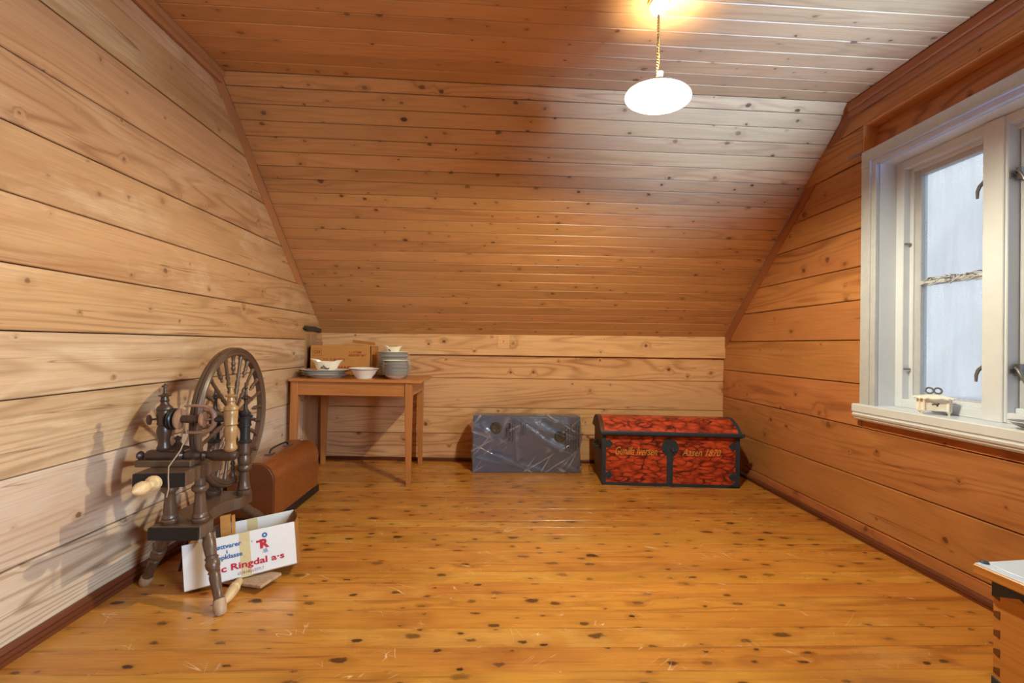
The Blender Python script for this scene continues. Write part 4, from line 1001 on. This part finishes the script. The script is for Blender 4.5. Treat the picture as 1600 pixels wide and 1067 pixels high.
for side in (0, 1):
    jj = nx_*side; sb = len(fv)
    for m_ in range(1, 5):
        for i in range(nz_+1):
            p = fv[i*(nx_+1)+jj]; fv.append(V((p.x+(.010+.006*sin(i*.4+m_*1.3))*(1 if side else -1), GY0+(GY1-GY0)*m_/4, p.z)))
    for m_ in range(4):
        for i in range(nz_):
            if m_ == 0: a, b = i*(nx_+1)+jj, (i+1)*(nx_+1)+jj
            else: a, b = sb+(m_-1)*(nz_+1)+i, sb+(m_-1)*(nz_+1)+i+1
            c, d = sb+m_*(nz_+1)+i, sb+m_*(nz_+1)+i+1
            ff.append((a, b, d, c) if side == 0 else (a, c, d, b))
film = mk('plastic_film', (fv, ff), M_film, gc, smooth=True)
def ff_(x, z): return frame_of((GX0+x, GY0-.034, z), (0, 0, 1), (-1, 0, 0))
for txt, x, z, wd, ht in (('PEHM', .275, .335, .075, .014), ('PLASTIME', .300, .345, .15, .018), ('DENNE POSE ER IKKE', .325, .35, .17, .008), ('ET LEKETOY', .342, .38, .10, .008), ('HOLD UNNA BARN', .395, .375, .11, .008), ('PLAST', .412, .365, .09, .010), ('FARE FOR KVELNING', .43, .37, .10, .006)):
    lettering(txt, ff_(x, z), wd, ht, M_blackink, film, bold=.02)
for k in range(6):
    lettering('IIIII IIII II IIII III', ff_(.765+k*.021, .29+.01*(k % 3)), .20-.02*(k % 2), .010, M_blackink, film, bold=.02)

# ------------------------------------------------------------------ red painted chest
CO = V((.815, 3.405, 0)); cth = radians(-4.0)
ch = empty('painted_chest', CO+V((.5, .2, 0)), cth, 'red painted iron-bound chest with domed lid and yellow script at the back right', 'chest')
cfr = Matrix.Translation(CO) @ Matrix.Rotation(cth, 4, 'Z')
def cx(vf): return tf(vf, cfr)
CWd, CDp, CHt = 1.025, .415, .385
mk('front', cx(box(.004, CWd-.004, 0, .022, .006, CHt)), M_red, ch, cfr)
M_chestside = wood('chest_dark_side', S(92, 58, 34), S(54, 32, 20), rough=.5, ring=8, ay=10, var=.02, axis='y')
mk('side', cx(box(0, .022, .004, CDp, .006, CHt)), M_chestside, ch, cfr)
mk('side', cx(box(CWd-.022, CWd, .004, CDp, .006, CHt)), M_chestside, ch, cfr)
mk('back', cx(box(.0, CWd, CDp-.02, CDp, .006, CHt)), M_chestside, ch, cfr)
mk('bottom', cx(box(.0, CWd, .0, CDp, .0, .012)), M_chestside, ch, cfr)
# lid: arched in depth
def arch(x0, x1, y0, y1, z0, sag, th, n=14):
    pr = []
    for k in range(n+1):
        t_ = k/n; pr.append((y0+(y1-y0)*t_, z0+sag*sin(pi*t_)**.8))
    pi_ = [(y0+th+(y1-y0-2*th)*k/n, z0+(sag-th)*sin(pi*k/n)**.8) for k in range(n, -1, -1)]
    prof = pr+pi_
    bm = bmesh.new(); m = len(prof); vs = [bm.verts.new((x, p[0], p[1])) for x in (x0, x1) for p in prof]
    for i in range(m): bm.faces.new((vs[i], vs[m+i], vs[m+(i+1) % m], vs[(i+1) % m]))
    for k in range(n):
        bm.faces.new((vs[k], vs[k+1], vs[m-2-k], vs[m-1-k])); bm.faces.new((vs[m+m-1-k], vs[m+m-2-k], vs[m+k+1], vs[m+k]))
    bmesh.ops.recalc_face_normals(bm, faces=bm.faces); return bmout(bm)
lid = mk('lid', cx(arch(.012, CWd+.006, -.012, CDp+.02, CHt+.012, .105, .02)), M_red, ch, cfr, smooth=True)
def disc_end(x0, x1):
    n = 14; pr = [(-.020+(CDp+.046)*k/n, CHt+.004+.115*sin(pi*k/n)**.8) for k in range(n+1)]
    m = Matrix(((0, 0, 1, 0), (1, 0, 0, 0), (0, 1, 0, 0), (0, 0, 0, 1)))
    return tf(prism(pr, x0, x1, .002), m)
mk('lid_end', cx(disc_end(-.018, .016)), M_chestside, lid, cfr)
mk('lid_end', cx(disc_end(CWd-.006, CWd+.022)), M_iron, lid, cfr)
mk('lid_rail', cx(join(box(-.020, CWd+.030, -.034, -.008, CHt+.002, CHt+.030, .006, 2), box(-.012, CWd+.02, -.020, -.001, CHt-.006, CHt+.004, .002))), M_iron, lid, cfr)
# iron straps
mk('edge_strap', cx(box(-.003, .026, -.004, .001, 0, CHt)), M_iron, ch, cfr)
mk('edge_strap', cx(box(CWd-.026, CWd+.003, -.004, .001, 0, CHt)), M_iron, ch, cfr)
mk('edge_strap', cx(box(0, CWd, -.005, .001, 0, .022)), M_iron, ch, cfr)
mk('edge_strap', cx(box(-.004, .001, 0, .03, 0, CHt)), M_iron, ch, cfr)
fch = cfr @ frame_of((0, 0, 0), (1, 0, 0), (0, 0, 1))
def fc(vf): return tf(vf, fch)                  # x along, y up, z towards the viewer
hcx = .508; n = 20
hp = [(hcx-.023, .0), (hcx+.023, .0), (hcx+.023, .205)]
for k in range(n+1):
    a = -pi/2+.36+(2*pi-.72)*k/n; hp.append((hcx+.064*cos(a), .292+.068*sin(a)))
hp.append((hcx-.023, .205))
hasp = mk('hasp', fc(prism(hp, .001, .006, .001)), M_iron, ch, cfr)
riv = [(hcx, .19), (hcx, .115), (hcx, .035)]+[(hcx+.050*cos(a), .292+.053*sin(a)) for a in [radians(q) for q in (20, 65, 115, 160, 200, 340)]]
for (x, z) in riv: mk('rivet', fc(tf(lathe([(0, .006), (.003, .005), (.0045, .002)], 8), Matrix.Translation((x, z, .0055)))), M_steel if False else M_iron, hasp, smooth=True)
mk('keyhole', fc(tf(lathe([(0, .009), (.0015, .009)], 12), Matrix.Translation((hcx+.005, .275, .0056)))), M_black, hasp)
mk('staple', fc(tube([(hcx+.015, .262, .006), (hcx+.02, .27, .018), (hcx+.022, .285, .018), (hcx+.02, .292, .006)], .003, 6)), M_steel, hasp, smooth=True)
def tab_(x, z, s):
    pl = [(0, -.022), (.040, -.022), (.046, -.036), (.058, -.026), (.082, 0), (.058, .026), (.046, .036), (.040, .022), (0, .022)]
    pl = [(x+s*px_, z+pz_) for px_, pz_ in pl]
    if s < 0: pl = pl[::-1]
    o = mk('corner_bracket', fc(prism(pl, .001, .005, .0008)), M_iron, ch, cfr)
    mk('rivet', fc(tf(lathe([(0, .007), (.003, .006), (.005, .002)], 8), Matrix.Translation((x+s*.048, z, .0045)))), M_iron, o, smooth=True)
for x, z, s in ((.0, .312, 1), (.0, .075, 1), (CWd, .312, -1), (CWd, .085, -1)): tab_(x, z, s)
mk('corner_bracket', fc(prism([(CWd-.075, .0), (CWd, 0), (CWd, .05), (CWd-.03, .05), (CWd-.05, .028), (CWd-.075, .022)], .001, .005, .0008)), M_iron, ch, cfr)
hnd = mk('side_handle', cx(join(tube([(-.004, .12, .27), (-.03, .12, .262), (-.036, .16, .255), (-.036, .24, .255), (-.03, .28, .262), (-.004, .28, .27)], .006, 8), box(-.006, 0, .10, .14, .25, .29, .001), box(-.006, 0, .26, .30, .25, .29, .001))), M_iron, ch, cfr, smooth=True)
def cl(x, z): return fch @ Matrix.Translation((x, z, .0012))
lettering('Gunilla Iversen', cl(.255, .262), .315, .062, M_goldpaint, ch, shear=.45)
lettering('Aasen 1870', cl(.745, .262), .290, .052, M_goldpaint, ch, shear=.40)

# ------------------------------------------------------------------ chest at the lower right with white lid
KO = V((1.369, 1.245, 0)); kth = radians(6.0)
kfr = Matrix.Translation(KO) @ Matrix.Rotation(kth, 4, 'Z')
ki = empty('pine_chest', KO+V((.3, -.45, 0)), kth, 'pine chest with pale lid tinted as if reflecting the window and dovetailed corner in the lower right foreground', 'chest')
def kx(vf): return tf(vf, kfr)
KH, KW, KL = .45, .48, .95
KB = .030
mk('side', kx(box(KB, KB+.022, -KL+.03, -.03, .02, KH-.03)), M_kist, ki, kfr @ frame_of((0, 0, 0), (0, 1, 0), (-1, 0, 0)))
mk('side', kx(box(KW-.022, KW, -KL+.03, -.03, .02, KH-.03)), M_kist, ki, kfr @ frame_of((0, 0, 0), (0, 1, 0), (-1, 0, 0)))
mk('end', kx(box(KB+.001, KW-.001, -.052, -.0305, .02, KH-.03)), M_kist, ki, kfr)
mk('end', kx(box(KB+.001, KW-.001, -KL+.03, -KL+.052, .02, KH-.03)), M_kist, ki, kfr)
mk('plinth', kx(box(KB-.008, KW+.008, -KL+.022, -.022, 0, .06, .003)), M_kist, ki, kfr)
kl = mk('lid', kx(box(0, KW+.03, -KL, 0, KH-.030, KH, .004)), M_kist, ki, kfr @ frame_of((0, 0, 0), (0, 1, 0), (-1, 0, 0)))
mk('lid_panel', kx(join(box(.003, KW+.027, -KL+.003, -.003, KH-.001, KH+.0015, .0005), box(.030, KW, -KL+.03, -.030, KH+.001, KH+.004, .001))), M_kisttop, kl, kfr)
for (x, y_) in ((.030, -.008), (.215, -.008), (.40, -.008)):
    mk('hinge_stud', kx(tf(lathe([(0, .010), (.004, .010), (.007, .006)], 12), Matrix.Translation((x, y_, KH+.001)))), M_iron, kl, smooth=True)
for k in range(6):
    z = .375-k*.052
    pl = [(-.031, z-.007), (-.045, z-.012), (-.045, z+.012), (-.031, z+.007)]
    m = Matrix(((0, 0, 1, 0), (1, 0, 0, 0), (0, 1, 0, 0), (0, 0, 0, 1)))
    mk('dovetail', kx(tf(prism(pl, KB-.0012, KB+.004), m)), M_dove, ki, kfr)
m = Matrix(((0, 0, 1, 0), (1, 0, 0, 0), (0, 1, 0, 0), (0, 0, 0, 1)))
for z, s in ((KH-.032, -1), (.10, 1)):
    pl = [(-.028, z), (-.13, z), (-.125, z+s*.020), (-.105, z+s*.034), (-.09, z+s*.024), (-.07, z+s*.032), (-.05, z+s*.040), (-.028, z+s*.048)]
    mk('iron_corner', kx(tf(prism(pl, KB-.004, KB+.001, .0006), m)), M_iron, ki, kfr)

# ------------------------------------------------------------------ things on the window sill
ZS = .7575
cs = empty('lidded_casket', (2.072, 2.06, ZS), radians(-33), 'white china casket with scalloped lid and bow knob on the window sill', 'casket')
csm = WM[cs.name]
def cc(vf): return tf(vf, csm)
a_, b_ = .055, .034
octp = [(-a_, -b_*.55), (-a_*.78, -b_), (a_*.78, -b_), (a_, -b_*.55), (a_, b_*.55), (a_*.78, b_), (-a_*.78, b_), (-a_, b_*.55)]
mk('body', cc(prism(octp, .018, .072, .002)), M_china, cs)
pil = []
for x, y_ in octp: mk('post', cc(tf(lathe([(.016, .005), (.075, .005)], 8), Matrix.Translation((x, y_, 0)))), M_china, cs, smooth=True)
nl = 64; lv = []; lf = []
def lidring(s, z, amp):
    out = []
    for k in range(nl):
        a = 2*pi*k/nl; sx2 = abs(cos(a))**.6*(1 if cos(a) > 0 else -1); sy2 = abs(sin(a))**.6*(1 if sin(a) > 0 else -1)
        out.append(V((sx2*(a_+.012)*s, sy2*(b_+.012)*s, z+amp*sin(k*2*pi/nl*16))))
    return out
for q in (lidring(.3, .070, 0), lidring(.92, .072, 0), lidring(1.05, .073, .003), lidring(1.06, .078, .003), lidring(.9, .083, .001), lidring(.45, .092, 0), lidring(.02, .095, 0)): lv += q
for i in range(6):
    for k in range(nl): lf.append((i*nl+k, i*nl+(k+1) % nl, (i+1)*nl+(k+1) % nl, (i+1)*nl+k))
lf.append(tuple(reversed(range(nl)))); lf.append(tuple(6*nl+k for k in range(nl)))
clid = mk('lid', cc((lv, lf)), M_china, cs, smooth=True)
kn = []
for s in (-1, 1):
    kn.append(tube([(s*(.015+.014*cos(a))-.002, .004*sin(a), .111+.013*sin(a)) for a in [2*pi*k/16 for k in range(16)]], .0042, 8, True))
mk('bow_knob', cc(join(*kn)), M_dark_steel, clid, smooth=True)
for x, y_ in ((-a_*.85, -b_*.8), (a_*.85, -b_*.8), (-a_*.85, b_*.8), (a_*.85, b_*.8)):
    mk('foot', cc(tf(lathe([(0, .005), (.006, .004), (.012, .007), (.020, .010)], 8), Matrix.Translation((x, y_, 0)))), M_china, cs, smooth=True)
mk('flower_print', cc(join(*[tf(lathe([(0, .0035), (.0008, .0035)], 7), Matrix.Translation((dx, b_+.0006, z)) @ Matrix.Rotation(-pi/2, 4, 'X')) for dx, z in ((-.012, .048), (-.006, .050), (0, .049), (.005, .047), (.008, .053), (.004, .043), (.012, .041), (.016, .044), (.009, .038))],
    *[tf(lathe([(0, .0035), (.0008, .0035)], 7), Matrix.Translation((dx, -b_-.0002, z)) @ Matrix.Rotation(pi/2, 4, 'X')) for dx, z in ((-.012, .048), (-.006, .050), (0, .049), (.005, .047), (.008, .053), (.004, .043))],
    *[tf(lathe([(0, .005), (.0008, .005)], 7), Matrix.Translation((s*(a_+.0002), 0, .046)) @ Matrix.Rotation(s*pi/2, 4, 'Y')) for s in (-1, 1)])), M_pattern, cs)
bo = empty('metal_dish', (2.085, 1.665, ZS), 0, 'shallow metal dish at the edge of the window sill beside the mullion', 'dish')
mk('bowl', tf(ringlathe([(0, .001), (0, .022), (.004, .028), (.016, .055), (.028, .070), (.030, .072), (.0305, .070), (.018, .053), (.006, .027), (.003, .001)], 28), Matrix.Translation((2.065, 1.655, ZS))), M_steel, bo, smooth=True)
mk('glass_rim', tf(ringlathe([(.0300, .071), (.0325, .072), (.0325, .0735), (.0295, .0735)], 28), Matrix.Translation((2.065, 1.655, ZS))), M_china, bo, smooth=True)
